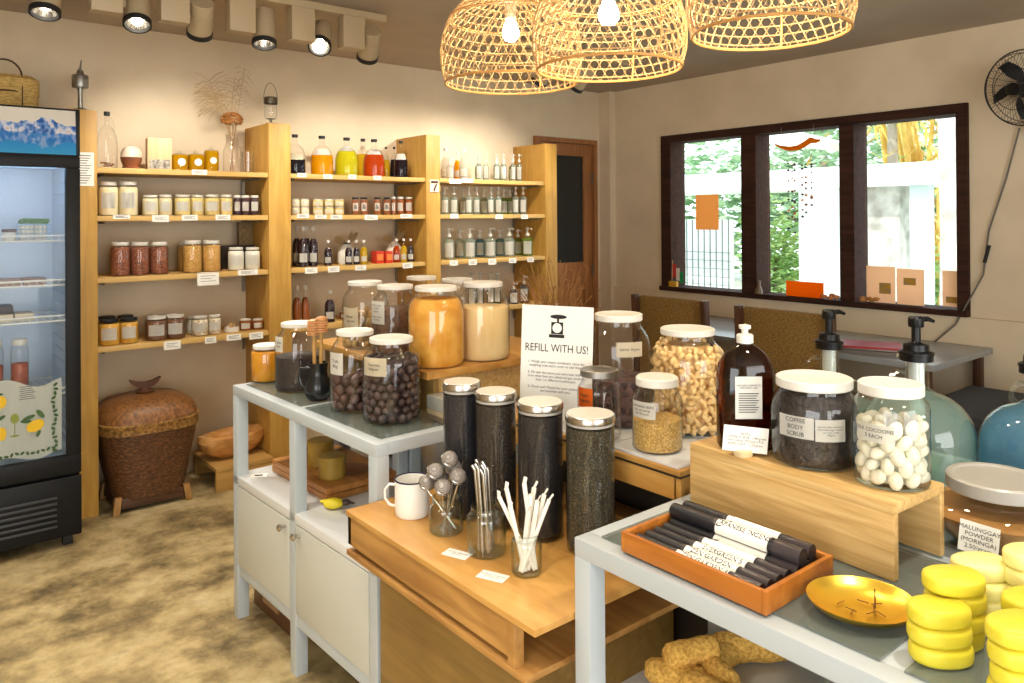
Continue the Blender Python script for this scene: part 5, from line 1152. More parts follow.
# ---- on the oak riser
ZK = 1.0073
am = thing('amber_bottle', 'large brown amber bottle with white pump cap and printed label on the oak riser', 'bottle', (1.408, .946, ZK), math.atan2(.631, .776)*-1)
am.rotation_euler = (0, 0, -math.radians(39))
h = .258; rx, ry = .060, .036
bp = [(0,0),(.92,0),(1,.008),(1,.155),(.93,.178),(.70,.200),(.42,.213),(.27,.218),(.25,.228)]
obj('glass_body', lathe([(a*rx, b) for a, b in bp], 40, power=2.6, sy=.66), M_amber, am)
obj('liquid', lathe([(0,.005),(rx*.93,.006),(rx*.94,.01),(rx*.94,.066),(0,.066)], 36, power=2.6, sy=.66), liquid('amber_oil', srgb(150,84,10), .55), am)
obj('cap', lathe([(0,.222),(.0175,.222),(.0175,.238),(.015,.240),(.007,.241),(.007,.250),(.0125,.252),(.0125,.259),(0,.262)], 24), M_white, am)
lb = obj('label', B(-.034, .022, -.0425, -.0415, .07, .158), mat('grey_label', srgb(206,206,200), .7), am, False)
bm = text_bm('NATURAL SHAMPOO\nFOR DAILY USE', .0052); xf(bm, Matrix.Translation((-.006, -.0430, .137)) @ Matrix.Rotation(math.pi/2, 4, 'X')); 
for k in range(9): box(bm, -.027, .015-.003*(k % 3), -.0431, -.0428, .122-.0048*k, .1236-.0048*k)
obj('lettering', bm, M_ink, lb, False)
co, P = big_jar('coffee_scrub_jar', 'squat', 1.437, .806, ZK, .084, .168, .84, C_coffee, M_white, 'wide squat jar of black coffee body scrub on the oak riser')
ph = face_angle(1.437, .806)
l1 = jar_label(co, .084, ph-.42, .072, .062, .104, 'COFFEE\nBODY\nSCRUB', .0115)
l2 = jar_label(co, .084, ph+.36, .058, .060, .102, 'ground coffee  coconut oil\nmuscovado sugar  vitamin E\nuse once a week\n80/gram', .0045, name='side_label')
obj('label_border', curved_patch(.084*1.018, ph-.0, .0012, .062, .104, 2), M_ink, co, False)
cc, P = big_jar('cocoon_jar', 'jar', 1.424, .648, ZK, .065, .184, .3, None, M_white, 'glass jar of white silk cocoons on the near end of the oak riser')
jar_label(cc, .065, face_angle(1.424,.648)-.45, .072, .086, .118, 'SILK COCOONS\n5 EACH', .0095)
def cocoon(b): ico(b, (0,0,0), .0135, 3, (1.35,.92,.92))
PJ = [(a*.065, b*.184) for a, b in PROF['jar']]
fill_pieces('silk_cocoon', 'white oval silk cocoon in the glass jar on the oak riser', 'cocoon', 'silk cocoons in the jar', mb(cocoon), M_cocoon, 1.424, .648, ZK, PJ, .125, 5, .0145, seed=11)
core('packed_cocoons', 'silk cocoons packed in the middle of the cocoon jar', 1.424, .648, ZK, PJ, .026, .10, M_cocoon)
hc = thing('card_holder', 'handwritten refill price card in a round pale wooden foot before the amber bottle', 'card holder', (1.352, .915, ZK), -math.radians(44))
obj('foot', lathe([(0,0),(.0185,0),(.0195,.002),(.0195,.012),(.018,.014),(0,.014)], 32), mat('birch_foot', srgb(226,200,154), .5), hc)
bm = B(-.045, .045, -.0105, -.0095, .010, .062); xf(bm, Matrix.Rotation(math.radians(5), 4, 'Y')); cdp = obj('card', bm, M_paper, hc, False)
bm = text_bm('REFILL\nCOFFEE SCRUB  1.80/gram\nNATURAL MOSQUITO\nREPELLENT   1.25/gram', .0072); xf(bm, Matrix.Rotation(math.radians(5), 4, 'Y') @ Matrix.Translation((0, -.0108, .036)) @ Matrix.Rotation(math.pi/2, 4, 'X')); obj('writing', bm, M_ink, cdp, False)
# ---- pump jugs
def pump_jug(x, y, r, ztop, liq, label, fill=.62):
    t = thing('pump_jug', label, 'jug', (x, y, ZG)); h = ztop-ZG
    body = [(0,0),(r*.86,0),(r*.97,h*.02),(r,h*.07),(r*1.0,h*.40)]+[(r*(.22+.78*math.cos(a)), h*(.40+.34*math.sin(a))) for a in [.2,.4,.6,.8,1.0,1.2,1.4]]+[(r*.22,h*.78),(r*.20,h*.99)]
    obj('glass_body', lathe(body, 48), M_ggreen, t)
    fz = fill*h; q = [(0,.005),(r*.84,.005)]+[(a*.965, b) for a, b in body[2:] if b < fz]+[(interp(body, fz)*.965, fz), (0, fz)]
    obj('liquid', lathe(q, 48), liq, t)
    bm = bmesh.new(); nz = h*.90; L = hd
    tube(bm, [L*r*.2+Vector((0,0,nz)), L*(r*.2+.02)+Vector((0,0,nz+.006)), L*(r*.2+.034)+Vector((0,0,nz-.008)), L*(r*.2+.034)+Vector((0,0,nz-.028)), L*(r*.2+.018)+Vector((0,0,nz-.04)), L*(r*.24)+Vector((0,0,nz-.038))], .0055, 8); obj('handle', bm, M_ggreen, t)
    obj('dip_tube', lathe([(0,.02),(.017,.02),(.017,h*.99),(0,h*.99)], 20), mat('milky_tube', srgb(214,220,214), .5), t)
    p = bmesh.new(); nr = r*.22
    lathe([(0,0),(nr*1.35,0),(nr*1.35,.014),(nr*1.42,.015),(nr*1.42,.020),(nr*1.05,.024),(nr*1.0,.038),(.012,.042),(.010,.044),(.010,.080),(.0,.080)], 28, p, 0, 0, h)
    lathe([(0,.078),(.016,.078),(.017,.082),(.017,.098),(.013,.103),(0,.104)], 28, p, 0, 0, h)
    Rr = Vector((_r.x, _r.y, 0)); tube(p, [Rr*.0+Vector((0,0,h+.094)), Rr*.028+Vector((0,0,h+.096)), Rr*.042+Vector((0,0,h+.090))], .0075, 8, taper=[1,.8,.5])
    obj('pump', p, M_black, t); return t
pump_jug(1.905, 1.025, .114, 1.150, LIQ['aqua'], 'glass jug with black pump half hidden behind the coffee scrub jar', .5)
pump_jug(1.849, .782, .121, 1.160, LIQ['aqua'], 'glass jug of pale aqua liquid with black pump behind the cocoon jar', .72)
pump_jug(1.943, .568, .114, 1.150, LIQ['aqua2'], 'glass jug of blue liquid with black pump at the right edge', .74)
# brown powder jar
ur = thing('moringa_jar', 'wide bulging glass jar of brown moringa powder with grey lid', 'jar', (1.612, .538, ZG))
r, h = .131, .122
PU = [(a*r, b*h) for a, b in PROF['urn']]
def facet(prof, **k): return lathe(prof, 10, **k)
obj('glass_body', lathe(PU, 16), M_glass, ur, True)
obj('powder', lathe([(0,.004)]+[(a*.96, max(b,.004)) for a, b in PU[1:5]]+[(r*.98, h*.56), (0, h*.60)], 12), C_malung, ur)
obj('lid', lathe([(r*.60,h*.84),(r*.64,h*.85),(r*.65,h*.86),(r*.65,h*1.04),(r*.62,h*1.07),(r*.55,h*1.07),(r*.53,h*1.04),(0,h*1.04)], 56), mat('grey_plastic_lid', srgb(168,164,156), .35), ur)
a_ = face_angle(1.612,.538)-.20; bm = B(-.0005, .0005, -.031, .031, -.027, .027); R = Matrix.Translation((r*1.06*math.cos(a_), r*1.06*math.sin(a_), h*.44)) @ Matrix.Rotation(a_, 4, 'Z') @ Matrix.Rotation(math.radians(-6), 4, 'Y') @ Matrix.Rotation(math.radians(-4), 4, 'X')
xf(bm, R); lb = obj('label', bm, M_paper, ur, False)
bm = text_bm('MALUNGGAY\nPOWDER\n(MORINGA)\n2.50/gram', .0105); xf(bm, R @ Matrix.Translation((.001, 0, 0)) @ Matrix.Rotation(math.pi/2, 4, 'Z') @ Matrix.Rotation(math.pi/2, 4, 'X')); obj('writing', bm, M_ink, lb, False)
# ---- incense tray
ty = thing('incense_tray', 'shallow orange wooden tray holding black incense tubes', 'tray', (1.052, .672, ZG))
W, L, hT = .205, .305, .037
bm = bmesh.new(); box(bm, 0, W, 0, .009, 0, hT, .0015); box(bm, 0, W, L-.009, L, 0, hT, .0015); box(bm, 0, .009, .009, L-.009, 0, hT, .0015); box(bm, W-.009, W, .009, L-.009, 0, hT, .0015)
obj('side_wall', bm, M_tray, ty); obj('base', B(.008, W-.008, .008, L-.008, .001, .007), M_tray, ty)
M_tubeb = mat('black_card_tube', srgb(30,30,34), .4); M_cape = mat('smoked_tube_end', srgb(66,60,62), .2)
def band(r_, y0, y1, a0, a1, n=14):
    bm = bmesh.new(); rows = [[bm.verts.new((r_*math.cos(a0+(a1-a0)*i/n), y, r_*math.sin(a0+(a1-a0)*i/n))) for i in range(n+1)] for y in (y0, y1)]
    for i in range(n): bm.faces.new((rows[0][i], rows[0][i+1], rows[1][i+1], rows[1][i]))
    return bm
k = 0
tubes = [(.026, .0205, .0118, 'ZEN GARDEN 3', .26, 'front one against the tray side'), (.052, .0205, .0118, 'ZEN GARDEN 1', .26, 'second from the front side'), (.078, .0205, .0118, 'EVERGREEN 5', .26, 'third from the front side'), (.104, .0205, .0118, '', .26, 'fourth from the front side'),
         (.132, .0215, .0125, '', .27, 'under the thick top tube'), (.160, .0215, .0125, '', .27, 'under the rear top tube'), (.185, .0205, .0118, '', .26, 'against the far tray side'),
         (.138, .0455, .0145, 'JAPANESE INCENSE', .275, 'thickest, lying on top'), (.172, .0450, .0125, '', .27, 'top rear, beside the oak riser')]
for x, z, r_, tx_, ln, s in tubes:
    t = thing('incense_tube', 'black incense tube with white paper band, '+s, 'incense tube', (1.052+x, .672+.015+(.28-ln)/2, ZG+z), 0, 'black incense tubes')
    bm = lathe([(0,0),(r_*.96,0),(r_,.002),(r_,ln-.002),(r_*.96,ln),(0,ln)], 28); xf(bm, Matrix.Rotation(-math.pi/2, 4, 'X')); obj('tube', bm, M_tubeb, t)
    bm = lathe([(r_*.9,0),(r_*1.03,0),(r_*1.03,.052),(r_*.9,.052)], 28); xf(bm, Matrix.Rotation(-math.pi/2, 4, 'X')); obj('clear_end', bm, M_cape, t)
    bd = obj('paper_band', band(r_*1.035, .060, .168, math.radians(30), math.radians(215)), M_paper, t)
    bm = bmesh.new(); n = 18; a0 = math.radians(118)
    bm.faces.new([bm.verts.new((r_*1.05*math.cos(a0+q*.009/r_), .163+p*.012, r_*1.05*math.sin(a0+q*.009/r_))) for p, q in [(math.cos(6.283*i/n), math.sin(6.283*i/n)) for i in range(n)]])
    obj('round_seal', bm, mat('seal_grey', srgb(84,72,70), .6), t, False)
    if tx_:
        bm = text_bm(tx_, .0135, bold=.012)
        for v in bm.verts:
            y = .108-v.co.x; a = math.radians(118)-v.co.y/r_; v.co = Vector((r_*1.075*math.cos(a), y, r_*1.075*math.sin(a)))
        obj('lettering', bm, M_ink, bd, False)
# ---- brass dish with incense cones/sticks
bd_ = thing('brass_dish', 'round shallow polished brass incense dish beside the wooden tray', 'dish', (1.177, .584, ZG), -math.radians(39))
bm = lathe([(0,.004),(.02,.003),(.05,.006),(.072,.014),(.080,.022),(.0815,.0225),(.073,.0115),(.05,.002),(.03,0),(0,0)], 56, sy=.94)
obj('dish_body', bm, M_brass, bd_)
bm = bmesh.new()
for (px, py, a) in ((-.025, .018, .6), (-.018, -.004, 2.2), (-.02, -.012, .9), (.012, .02, 2.4), (.02, .0, 1.2), (.008, -.015, .4), (.022, -.018, 1.9), (.03, .012, .1)):
    d_ = Vector((math.cos(a), math.sin(a), 0))*.009; tube(bm, [Vector((px, py, .0065))-d_, Vector((px, py, .0065))+d_], .0009, 4)
tube(bm, [(.022, .0, .006), (.0215, .0, .036)], .0012, 5)
o = tag(obj('incense_stub', bm, mat('burnt_stick', srgb(120,70,30), .8)), 'burnt incense stick stubs scattered in the brass dish', 'incense stubs', kind='stuff'); o.location = (1.177, .584, ZG+.0005); o.rotation_euler = (0,0,-math.radians(39))
# ---- soaps
def soap_mesh(m):
    bm = lathe([(0,-.0125),(.86,-.0125),(.97,-.0095),(1,-.005),(1,.005),(.97,.0095),(.86,.0125),(0,.0130)], 40, power=2.3)
    for v in bm.verts: v.co.x *= .0425; v.co.y *= .0295
    me = bpy.data.meshes.new('soap'); bm.to_mesh(me); bm.free(); me.materials.append(m); me.shade_smooth(); return me
SM1, SM2 = soap_mesh(M_soap), soap_mesh(M_soap2)
stacks = [(1.136, .452, 3, SM1, 'front left stack', 0), (1.193, .455, 4, SM1, 'stack behind the front left one', 0), (1.118, .348, 4, SM1, 'front right stack', .3), (1.205, .358, 4, SM1, 'stack at the right edge', .2), (1.272, .446, 4, SM2, 'pale stack by the moringa jar', 0), (1.300, .385, 5, SM2, 'taller pale stack at the right edge', .1)]
for x, y, n, me, s, a in stacks:
    for k in range(n):
        pos = 'bottom' if k == 0 else ('topmost' if k == n-1 else ['', 'second', 'third', 'fourth'][k]+' from bottom')
        o = bpy.data.objects.new('soap_bar', me); link(o); o.location = (x+random.uniform(-.002, .002), y+random.uniform(-.002, .002), ZG+.013+k*.0262); o.rotation_euler = (0, 0, -math.radians(36)+a+random.uniform(-.08, .08))
        tag(o, '%s oval soap slice, %s of the %s' % ('yellow' if me is SM1 else 'pale', pos, s), 'soap', 'oval soap slices')
# ---- lower tier of the foreground table: loofahs, plate
M_loof = noisy('loofah', srgb(176,128,50), srgb(226,180,88), 130, .9, bump=1.0, lo=.35, hi=.65)
lo = [(1.235, 1.00, .026, .5, 0, 'leftmost'), (1.30, .955, .030, -.3, 0, 'second'), (1.275, .99, .026, 1.2, .036, 'resting on top'), (1.24, .915, .028, .2, 0, 'nearest the frame'), (1.43, .955, .032, .9, .0, 'long one on the right'), (1.365, .975, .028, 1.6, .0, 'at the back')]
for x, y, r_, a, dz, s in lo:
    ln = .062 if 'long' not in s else .085
    bm = lathe([(0,-ln),(r_*.6,-ln*.97),(r_*.9,-ln*.8),(r_,-ln*.3),(r_*.92,0),(r_,ln*.4),(r_*.88,ln*.85),(r_*.5,ln),(0,ln*1.02)], 28)
    for v in bm.verts: v.co *= 1+random.uniform(-.015, .015)
    o = tag(obj('loofah', bm, M_loof), 'tan loofah sponge on the lower tier of the foreground table, '+s, 'loofah', 'loofahs on the lower tier'); o.location = (x, y, ZS+r_+.003+dz); o.rotation_euler = (math.pi/2, 0, a)
o = tag(obj('dark_bowl', lathe([(0,.004),(.05,0),(.09,.02),(.115,.05),(.11,.05),(.085,.024),(0,.010)], 40), mat('dark_grey_bowl', srgb(60,64,66), .3)), 'dark grey bowl on the lower tier of the foreground table', 'bowl'); o.location = (1.40, .63, ZS+.001)
# ---- lower tier of the left cabinet
ch = thing('chopping_board', 'upper of two stacked reddish wooden boards on the cabinet shelf', 'board', (1.135, 2.40, ZS+.0245), RZ)
bz = bmesh.new(); box(bz, 0, .28, 0, .44, 0, .022, .003); obj('board', bz, M_board, ch)
bz = bmesh.new(); bz.faces.new([bz.verts.new((.16+.075*math.cos(6.283*i/36), .13+.075*math.sin(6.283*i/36), .0224)) for i in range(36)]); obj('round_inlay', bz, mat('dark_inlay', srgb(140,84,44), .5), ch, False)
o = tag(obj('chopping_board', B(0, .28, 0, .44, 0, .022, .003), M_board), 'lower of two stacked reddish wooden boards on the cabinet shelf', 'board'); o.location = (1.135, 2.40, ZS+.001); o.rotation_euler = (0,0,RZ)
for x, y, r_, h_, s in ((1.205, 2.505, .047, .078, 'nearer'), (1.235, 2.66, .048, .092, 'farther, half hidden by the leg')):
    t = thing('olive_pot', 'round olive yellow lidded pot on the wooden boards, '+s, 'pot', (x, y, ZS+.047))
    obj('pot_body', lathe([(0,0),(r_*.94,0),(r_,.004),(r_,h_*.85),(0,h_*.85)], 40), M_olive, t); obj('lid', lathe([(0,h_*.85),(r_*1.02,h_*.85),(r_*1.02,h_*.97),(r_*.95,h_),(0,h_*1.0)], 40), M_olive, t)
t = thing('toy_bird', 'small yellow bird figure with dark head on the cabinet shelf', 'figurine', (1.128, 2.335, ZS+.002), math.radians(-35))
bm = bmesh.new(); ico(bm, (0, 0, .018), .03, 3, (1.15,.7,.6)); obj('bird_body', bm, mat('bird_yellow', srgb(226,206,40), .4), t, 'full')
bm = bmesh.new(); ico(bm, (-.030, 0, .026), .010, 2, (1.6,.7,.6)); obj('tail', bm, mat('bird_yellow', (0,0,0,1)), t, 'full')
bm = bmesh.new(); ico(bm, (.040, 0, .020), .014, 2, (1.2,.9,.8)); tube(bm, [(.05,0,.02),(.07,0,.016)], .006, 6, taper=[1,.3]); obj('head', bm, mat('bird_dark', srgb(60,44,40), .4), t, 'full')
t = thing('price_card', 'small white card with dark mark on the cabinet shelf behind the corner leg', 'card', (1.06, 2.82, ZS+.001), -.5)
obj('card', B(-.03, .03, -.02, .02, 0, .001), M_paper, t, False); obj('mark', B(-.014, .014, -.006, .006, .0012, .0018), M_ink, t, False)
o = tag(obj('wicker_basket', lathe([(0,.004),(.085,0),(.10,.02),(.115,.09),(.108,.09),(.09,.02),(0,.01)], 32), M_wick), 'round brown wicker basket on the shelf behind the olive pots', 'basket'); o.location = (1.62, 2.75, ZS+.001)
o = tag(obj('glass_dish', lathe([(0,.004),(.05,0),(.06,.02),(.07,.05),(.066,.05),(.055,.02),(0,.010)], 32), M_ggreen), 'clear glass dish on the cabinet shelf near the front leg', 'dish'); o.location = (1.36, 2.17, ZS+.001)
# wooden drawer crate on the floor under the cabinet
t = thing('floor_crate', 'dark wooden crate with rope handle on the floor under the cabinet', 'crate', (1.10, 2.60, 0), RZ)
bm = bmesh.new(); box(bm, 0, .012, 0, .35, 0, .13, .002); box(bm, .30, .312, 0, .35, 0, .13, .002); box(bm, .012, .30, 0, .012, 0, .13, .002); box(bm, .012, .30, .338, .35, 0, .13, .002); box(bm, .012, .30, .012, .338, 0, .01); obj('crate_body', bm, wood('dark_crate_wood', srgb(84,54,34), srgb(116,78,50), 'y', 8), t)
obj('handle_panel', B(-.012, -.001, .11, .24, .05, .085, .003), wood('pale_handle', srgb(150,116,76), srgb(176,140,96), 'y', 8), t)

# ================================================================ CHAIRS, TABLE BY THE WINDOW
M_sea = noisy('seagrass_weave', srgb(104,78,34), srgb(166,132,70), 70, .8, stretch=(1,1,3), bump=1.0, lo=.3, hi=.7)
M_cf = wood('chair_frame', srgb(66,40,26), srgb(96,62,40), 'z', 9)
def wicker_chair(x, y, w_, label, ztop=.965):
    t = thing('wicker_chair', label, 'chair', (x, y, 0), 0, 'seagrass chairs by the window'); hw = w_/2
    bk = B(-.045, -.005, -hw+.03, hw-.03, .42, ztop, .012)
    obj('backrest', bk, M_sea, t)
    for s in (-1, 1):
        bm = bmesh.new(); box(bm, -.052, .0, s*(hw-.016)-.016, s*(hw-.016)+.016, 0, ztop+.008, .004); 
        for v in bm.verts: v.co.x += (v.co.z-.45)*-.08 if v.co.z > .45 else 0
        obj('leg', bm, M_cf, t)
        obj('leg', B(.43, .47, s*(hw-.018)-.018, s*(hw-.018)+.018, 0, .43, .004), M_cf, t)
    obj('seat', B(0, .47, -hw+.01, hw-.01, .40, .46, .014), M_sea, t)
    obj('seat_rail', B(.02, .45, -hw+.04, hw-.04, .36, .40, .003), M_cf, t)
wicker_chair(3.96, 3.185, .60, 'woven seagrass chair by the window, left one behind the big dark jar')
wicker_chair(3.92, 2.345, .60, 'woven seagrass chair by the window, right one behind the amber bottle')
t = thing('window_table', 'grey topped table between the seagrass chairs and the window', 'table', (4.50, 2.62, 0))
obj('tabletop', B(-.42, .37, -.98, .98, .70, .735, .004), mat('grey_tabletop', srgb(150,154,156), .25), t)
for sx in (-.38, .31):
    for sy in (-.94, .90): obj('leg', B(sx, sx+.045, sy, sy+.045, 0, .70, .003), M_cf, t)
for k, (c, th, dx, lb) in enumerate(((srgb(120,112,104), .022, 0, 'grey-brown book at the bottom of the pile on the window table'), (srgb(196,186,170), .012, .02, 'pale magazine in the pile on the window table'), (srgb(166,26,34), .012, -.01, 'red book on top of the pile on the window table'))):
    t = thing('book', lb, 'book', (4.22+dx, 2.03+dx, .7355+[0, .0225, .035][k]), .25+.1*k)
    obj('cover', B(-.11, .11, -.15, .15, 0, th, .001), mat('book_%d' % k, c, .5), t); obj('pages', B(-.106, .108, -.1512, .147, .002, th-.002), M_creampap, t, False)
t = thing('dark_bench', 'low dark cushioned bench near the right wall behind the pump jugs', 'bench', (4.0, 1.28, 0))
obj('cushion', B(-.30, .42, -.70, .32, .44, .60, .03), mat('dark_cushion', srgb(44,44,46), .8), t); obj('base', B(-.28, .40, -.68, .30, 0, .44, .005), mat('dark_stain', (0,0,0,1)), t)

# ================================================================ PENDANTS
M_bamboo = mat('bamboo_strip', srgb(208,172,120), .6)
M_rimb = mat('bamboo_rim', srgb(196,146,84), .5)
def pendant(x, y, z, R, label, lit=True, hgt=.30, tilt=(0,0)):
    t = thing('basket_pendant', label, 'pendant lamp', (x, y, z), 0, 'woven basket pendant lamps')
    prof = []  # (r, z, arc)
    raw = [(R*.93, 0), (R*.99, .05), (R*1.0, .10), (R*.97, .15), (R*.88, .205), (R*.72, .25), (R*.50, .282), (R*.28, .297), (R*.12, .30)]
    arc = 0; prev = None
    for r_, zz in raw:
        if prev: arc += math.hypot(r_-prev[0], zz-prev[1])
        prof.append((r_, zz*hgt/.30, arc)); prev = (r_, zz)
    A = arc
    def at(th, s):
        s = max(0, min(A, s))
        for a, b in zip(prof, prof[1:]):
            if a[2] <= s <= b[2]:
                f = (s-a[2])/(b[2]-a[2]); r_ = a[0]+(b[0]-a[0])*f; zz = a[1]+(b[1]-a[1])*f; break
        return Vector((r_*math.cos(th), r_*math.sin(th), zz))
    n = 42; per = 2*math.pi*R; step = per/n; row = step*.866
    bm = bmesh.new()
    def ribbon(pts, wd=.0019, off=0):
        tube(bm, pts, wd, 4, flat=.45)
    Aw = A*.80
    k = 0; s = row*.5
    while s < A*.93:
        m = 64; tube(bm, [at(2*math.pi*i/m, s) for i in range(m)], .0017, 4, closed=True); s += row
    slope = 1/math.tan(math.radians(60))
    for sgn in (-1, 1):
        for i in range(n):
            th0 = 2*math.pi*(i+.0)/n; pts = []; m = 16
            for j in range(m+1):
                s = A*.93*j/m; pts.append(at(th0+sgn*s*slope/R, s)*(1.0+.004*sgn))
            ribbon(pts)
    obj('woven_shade', bm, M_bamboo, t)
    bm = bmesh.new()
    for s in (.0, A*.5): tube(bm, [at(2*math.pi*i/56, s)*1.005 for i in range(56)], .0042 if s == 0 else .0028, 6, closed=True)
    for i in range(3): tube(bm, [at(2*math.pi*i/3+.4, A*j/10)*.99 for j in range(11)], .003, 5)
    tube(bm, [at(2*math.pi*i/32, A*.985) for i in range(32)], .006, 6, closed=True)
    obj('hoop', bm, M_rimb, t)
    zs_ = hgt*.80
    obj('lamp_holder', lathe([(0,zs_+.03),(.020,zs_+.03),(.022,zs_),(.018,zs_-.035),(0,zs_-.035)], 24), M_creampap, t)
    bb = lathe([(0,zs_-.115),(.018,zs_-.112),(.029,zs_-.095),(.030,zs_-.080),(.024,zs_-.060),(.015,zs_-.038),(0,zs_-.035)], 28)
    obj('bulb', bb, emit('warm_bulb', (1,.88,.68,1), 60) if lit else mat('unlit_bulb', srgb(240,236,224), .3), t, 'full')
    bm = bmesh.new(); tube(bm, [(0,0,zs_+.03), (0,0,ZC-z-.02)], .0035, 6); obj('cord', bm, M_blackm, t)
    obj('ceiling_rose', lathe([(0,ZC-z-.03),(.04,ZC-z-.028),(.045,ZC-z-.001),(0,ZC-z-.001)], 24), M_white, t)
    if lit:
        l = bpy.data.lights.new('bulb_light', 'POINT'); l.energy = 7; l.color = (1, .80, .54); l.shadow_soft_size = .035
        o = bpy.data.objects.new('bulb_light', l); o.location = (x, y, z+zs_-.15); link(o)
pendant(1.704, 2.095, 1.976, .250, 'woven bamboo basket pendant with lit bulb, leftmost of three', True, .33)
pendant(1.609, 1.528, 1.928, .222, 'woven bamboo basket pendant with lit bulb, middle of three', True, .30)
pendant(1.747, 1.094, 1.968, .208, 'woven bamboo basket pendant, rightmost of three', True, .30)

# ================================================================ TRACK LIGHTS
M_beige = mat('beige_lamp_metal', srgb(178,160,130), .45)
t = thing('light_track', 'long beige ceiling track carrying the spot lamps above the shelves', 'light track', (0, 0, 0))
obj('track_rail', B(-1.3, 2.02, 3.52, 3.56, 2.535, 2.570, .002), M_beige, t); 
for x in (-.9, .3, 1.5): obj('track_clip', B(x, x+.03, 3.53, 3.55, 2.570, 2.5895), M_beige, t)
t = thing('light_track', 'short beige ceiling track behind the basket pendants', 'light track', (0, 0, 0))
obj('track_rail', B(2.9, 3.9, 3.52, 3.56, 2.535, 2.570, .002), M_beige, t); obj('track_clip', B(3.4, 3.43, 3.53, 3.55, 2.570, 2.5895), M_beige, t)
def track_spot(x, aim, label, lit=True, bx=None, zc=2.425, pw=46, ang=92):
    t = thing('track_spotlight', label, 'spotlight', (x, 3.54, 2.535), 0, 'track spot lamps')
    c = Vector((0, .07, zc-2.535)); d = (Vector(aim)-(Vector((x, 3.54, 2.535))+c)).normalized(); M = Matrix.Translation(c) @ d.to_track_quat('Z', 'Y').to_matrix().to_4x4()
    r_ = .054
    bm = lathe([(0,-.085),(r_*.92,-.085),(r_*.96,-.08),(r_*.96,-.02),(r_,-.018),(r_,.075),(r_*.9,.075),(r_*.9,.05)], 36); xf(bm, M); obj('lamp_body', bm, M_beige, t)
    bm = lathe([(r_*1.0,.068),(r_*1.07,.070),(r_*1.07,.092),(r_*.92,.093),(r_*.88,.075)], 36); xf(bm, M); obj('front_ring', bm, M_blackm, t)
    bm = lathe([(r_*.88,.078),(r_*.7,.05),(r_*.35,.02),(0,.016)], 28); xf(bm, M); obj('reflector', bm, M_steel, t)
    bm = bmesh.new(); ico(bm, (0,0,.045), .017, 2); xf(bm, M); obj('lamp', bm, emit('spot_lamp', (1,.9,.74,1), 40 if lit else 4), t, 'full')
    bxm = B(-.195, -.075, -.025, .045, -.165, -.002, .003); obj('ballast_box', bxm, M_beige, t)
    bm = B(-.078, -.050, .045, .06, -.12, -.09); obj('bracket', bm, M_beige, t)
    p = Vector((x, 3.54, 2.535))+c+d*.11
    if lit: spot_light('spot_beam', p, aim, pw, ang, (1, .91, .78), .7, .03)
track_spot(.486, (.25, 2.9, 0), 'beige track spotlight at the top left corner, ring facing down')
track_spot(.828, (.62, 2.6, .3), 'beige track spotlight glowing above the fridge partition', ang=75)
track_spot(1.098, (1.3, 4.6, 1.45), 'beige track spotlight aimed away, above the golden oil bottles')
track_spot(1.394, (1.25, 3.2, .9), 'beige track spotlight facing down above the dried bouquet')
track_spot(1.691, (1.1, 2.7, 1.3), 'slim beige track spotlight tilted left and glowing', pw=20)
track_spot(1.964, (2.3, 4.6, 1.45), 'beige track spotlight at the right end of the long track')
track_spot(3.223, (2.95, 4.6, 1.45), 'beige track spotlight half behind the left basket pendant')
track_spot(3.543, (3.45, 4.6, 1.45), 'beige track spotlight nearest the door, behind the pendants')
t = thing('downlight', 'small round recessed downlight in the ceiling above the window table', 'downlight', (4.297, 2.795, ZC-.006))
obj('ring', lathe([(.042,-.001),(.060,-.004),(.062,.006),(.04,.006)], 32), M_steeld, t); obj('lens', lathe([(0,.001),(.042,.001),(.042,.005),(0,.005)], 28), mat('dim_lens', srgb(190,186,176), .3), t)
for x, y in ((.1, .9), (.35, 2.3), (-.8, 1.8), (1.35, .2)):  # downlights out of view, added to light the scene from above
    t = thing('downlight', 'added unseen downlight in the ceiling above the %s' % {(.1,.9): 'aisle nearest the camera', (.35,2.3): 'aisle beside the cabinet', (-.8,1.8): 'left part of the aisle', (1.35,.2): 'foreground table'}[(x, y)], 'downlight', (x, y, ZC-.006))
    obj('ring', lathe([(.042,-.001),(.060,-.004),(.062,.006),(.04,.006)], 32), M_steeld, t); obj('lens', lathe([(0,.001),(.042,.001),(.042,.005),(0,.005)], 28), emit('added_downlight_lens', (1,.86,.66,1), 12), t)
    spot_light('added_downlight_beam', (x, y, ZC-.02), (x+.15, y+.1, 0), 80, 110, (1, .90, .74), .9, .05)

# ================================================================ WALL FAN
t = thing('wall_fan', 'black wall-mounted fan at the right edge of the window wall', 'fan', (4.66, 1.415, 2.17))
bm = bmesh.new(); Rf = .20
dirf = Vector((-1, .25, -.15)).normalized(); MF = dirf.to_track_quat('Z', 'Y').to_matrix().to_4x4()
for q, zz in ((1, 0), (.92, .035), (.92, -.035), (.55, .07), (.2, .085)): tube(bm, [(Rf*q*math.cos(a), Rf*q*math.sin(a), zz) for a in [6.2832*i/48 for i in range(48)]], .004 if q == 1 else .002, 5, closed=True)
for i in range(60):
    a = 6.2832*i/60; c, s = math.cos(a), math.sin(a)
    tube(bm, [(Rf*.2*c, Rf*.2*s, .085), (Rf*.6*c, Rf*.6*s, .067), (Rf*.92*c, Rf*.92*s, .035), (Rf*c, Rf*s, 0)], .0011, 3)
    if i % 2 == 0: tube(bm, [(Rf*.2*c, Rf*.2*s, -.07), (Rf*.92*c, Rf*.92*s, -.035), (Rf*c, Rf*s, 0)], .0011, 3)
xf(bm, MF); obj('wire_guard', bm, M_blackm, t)
bl_ = bmesh.new()
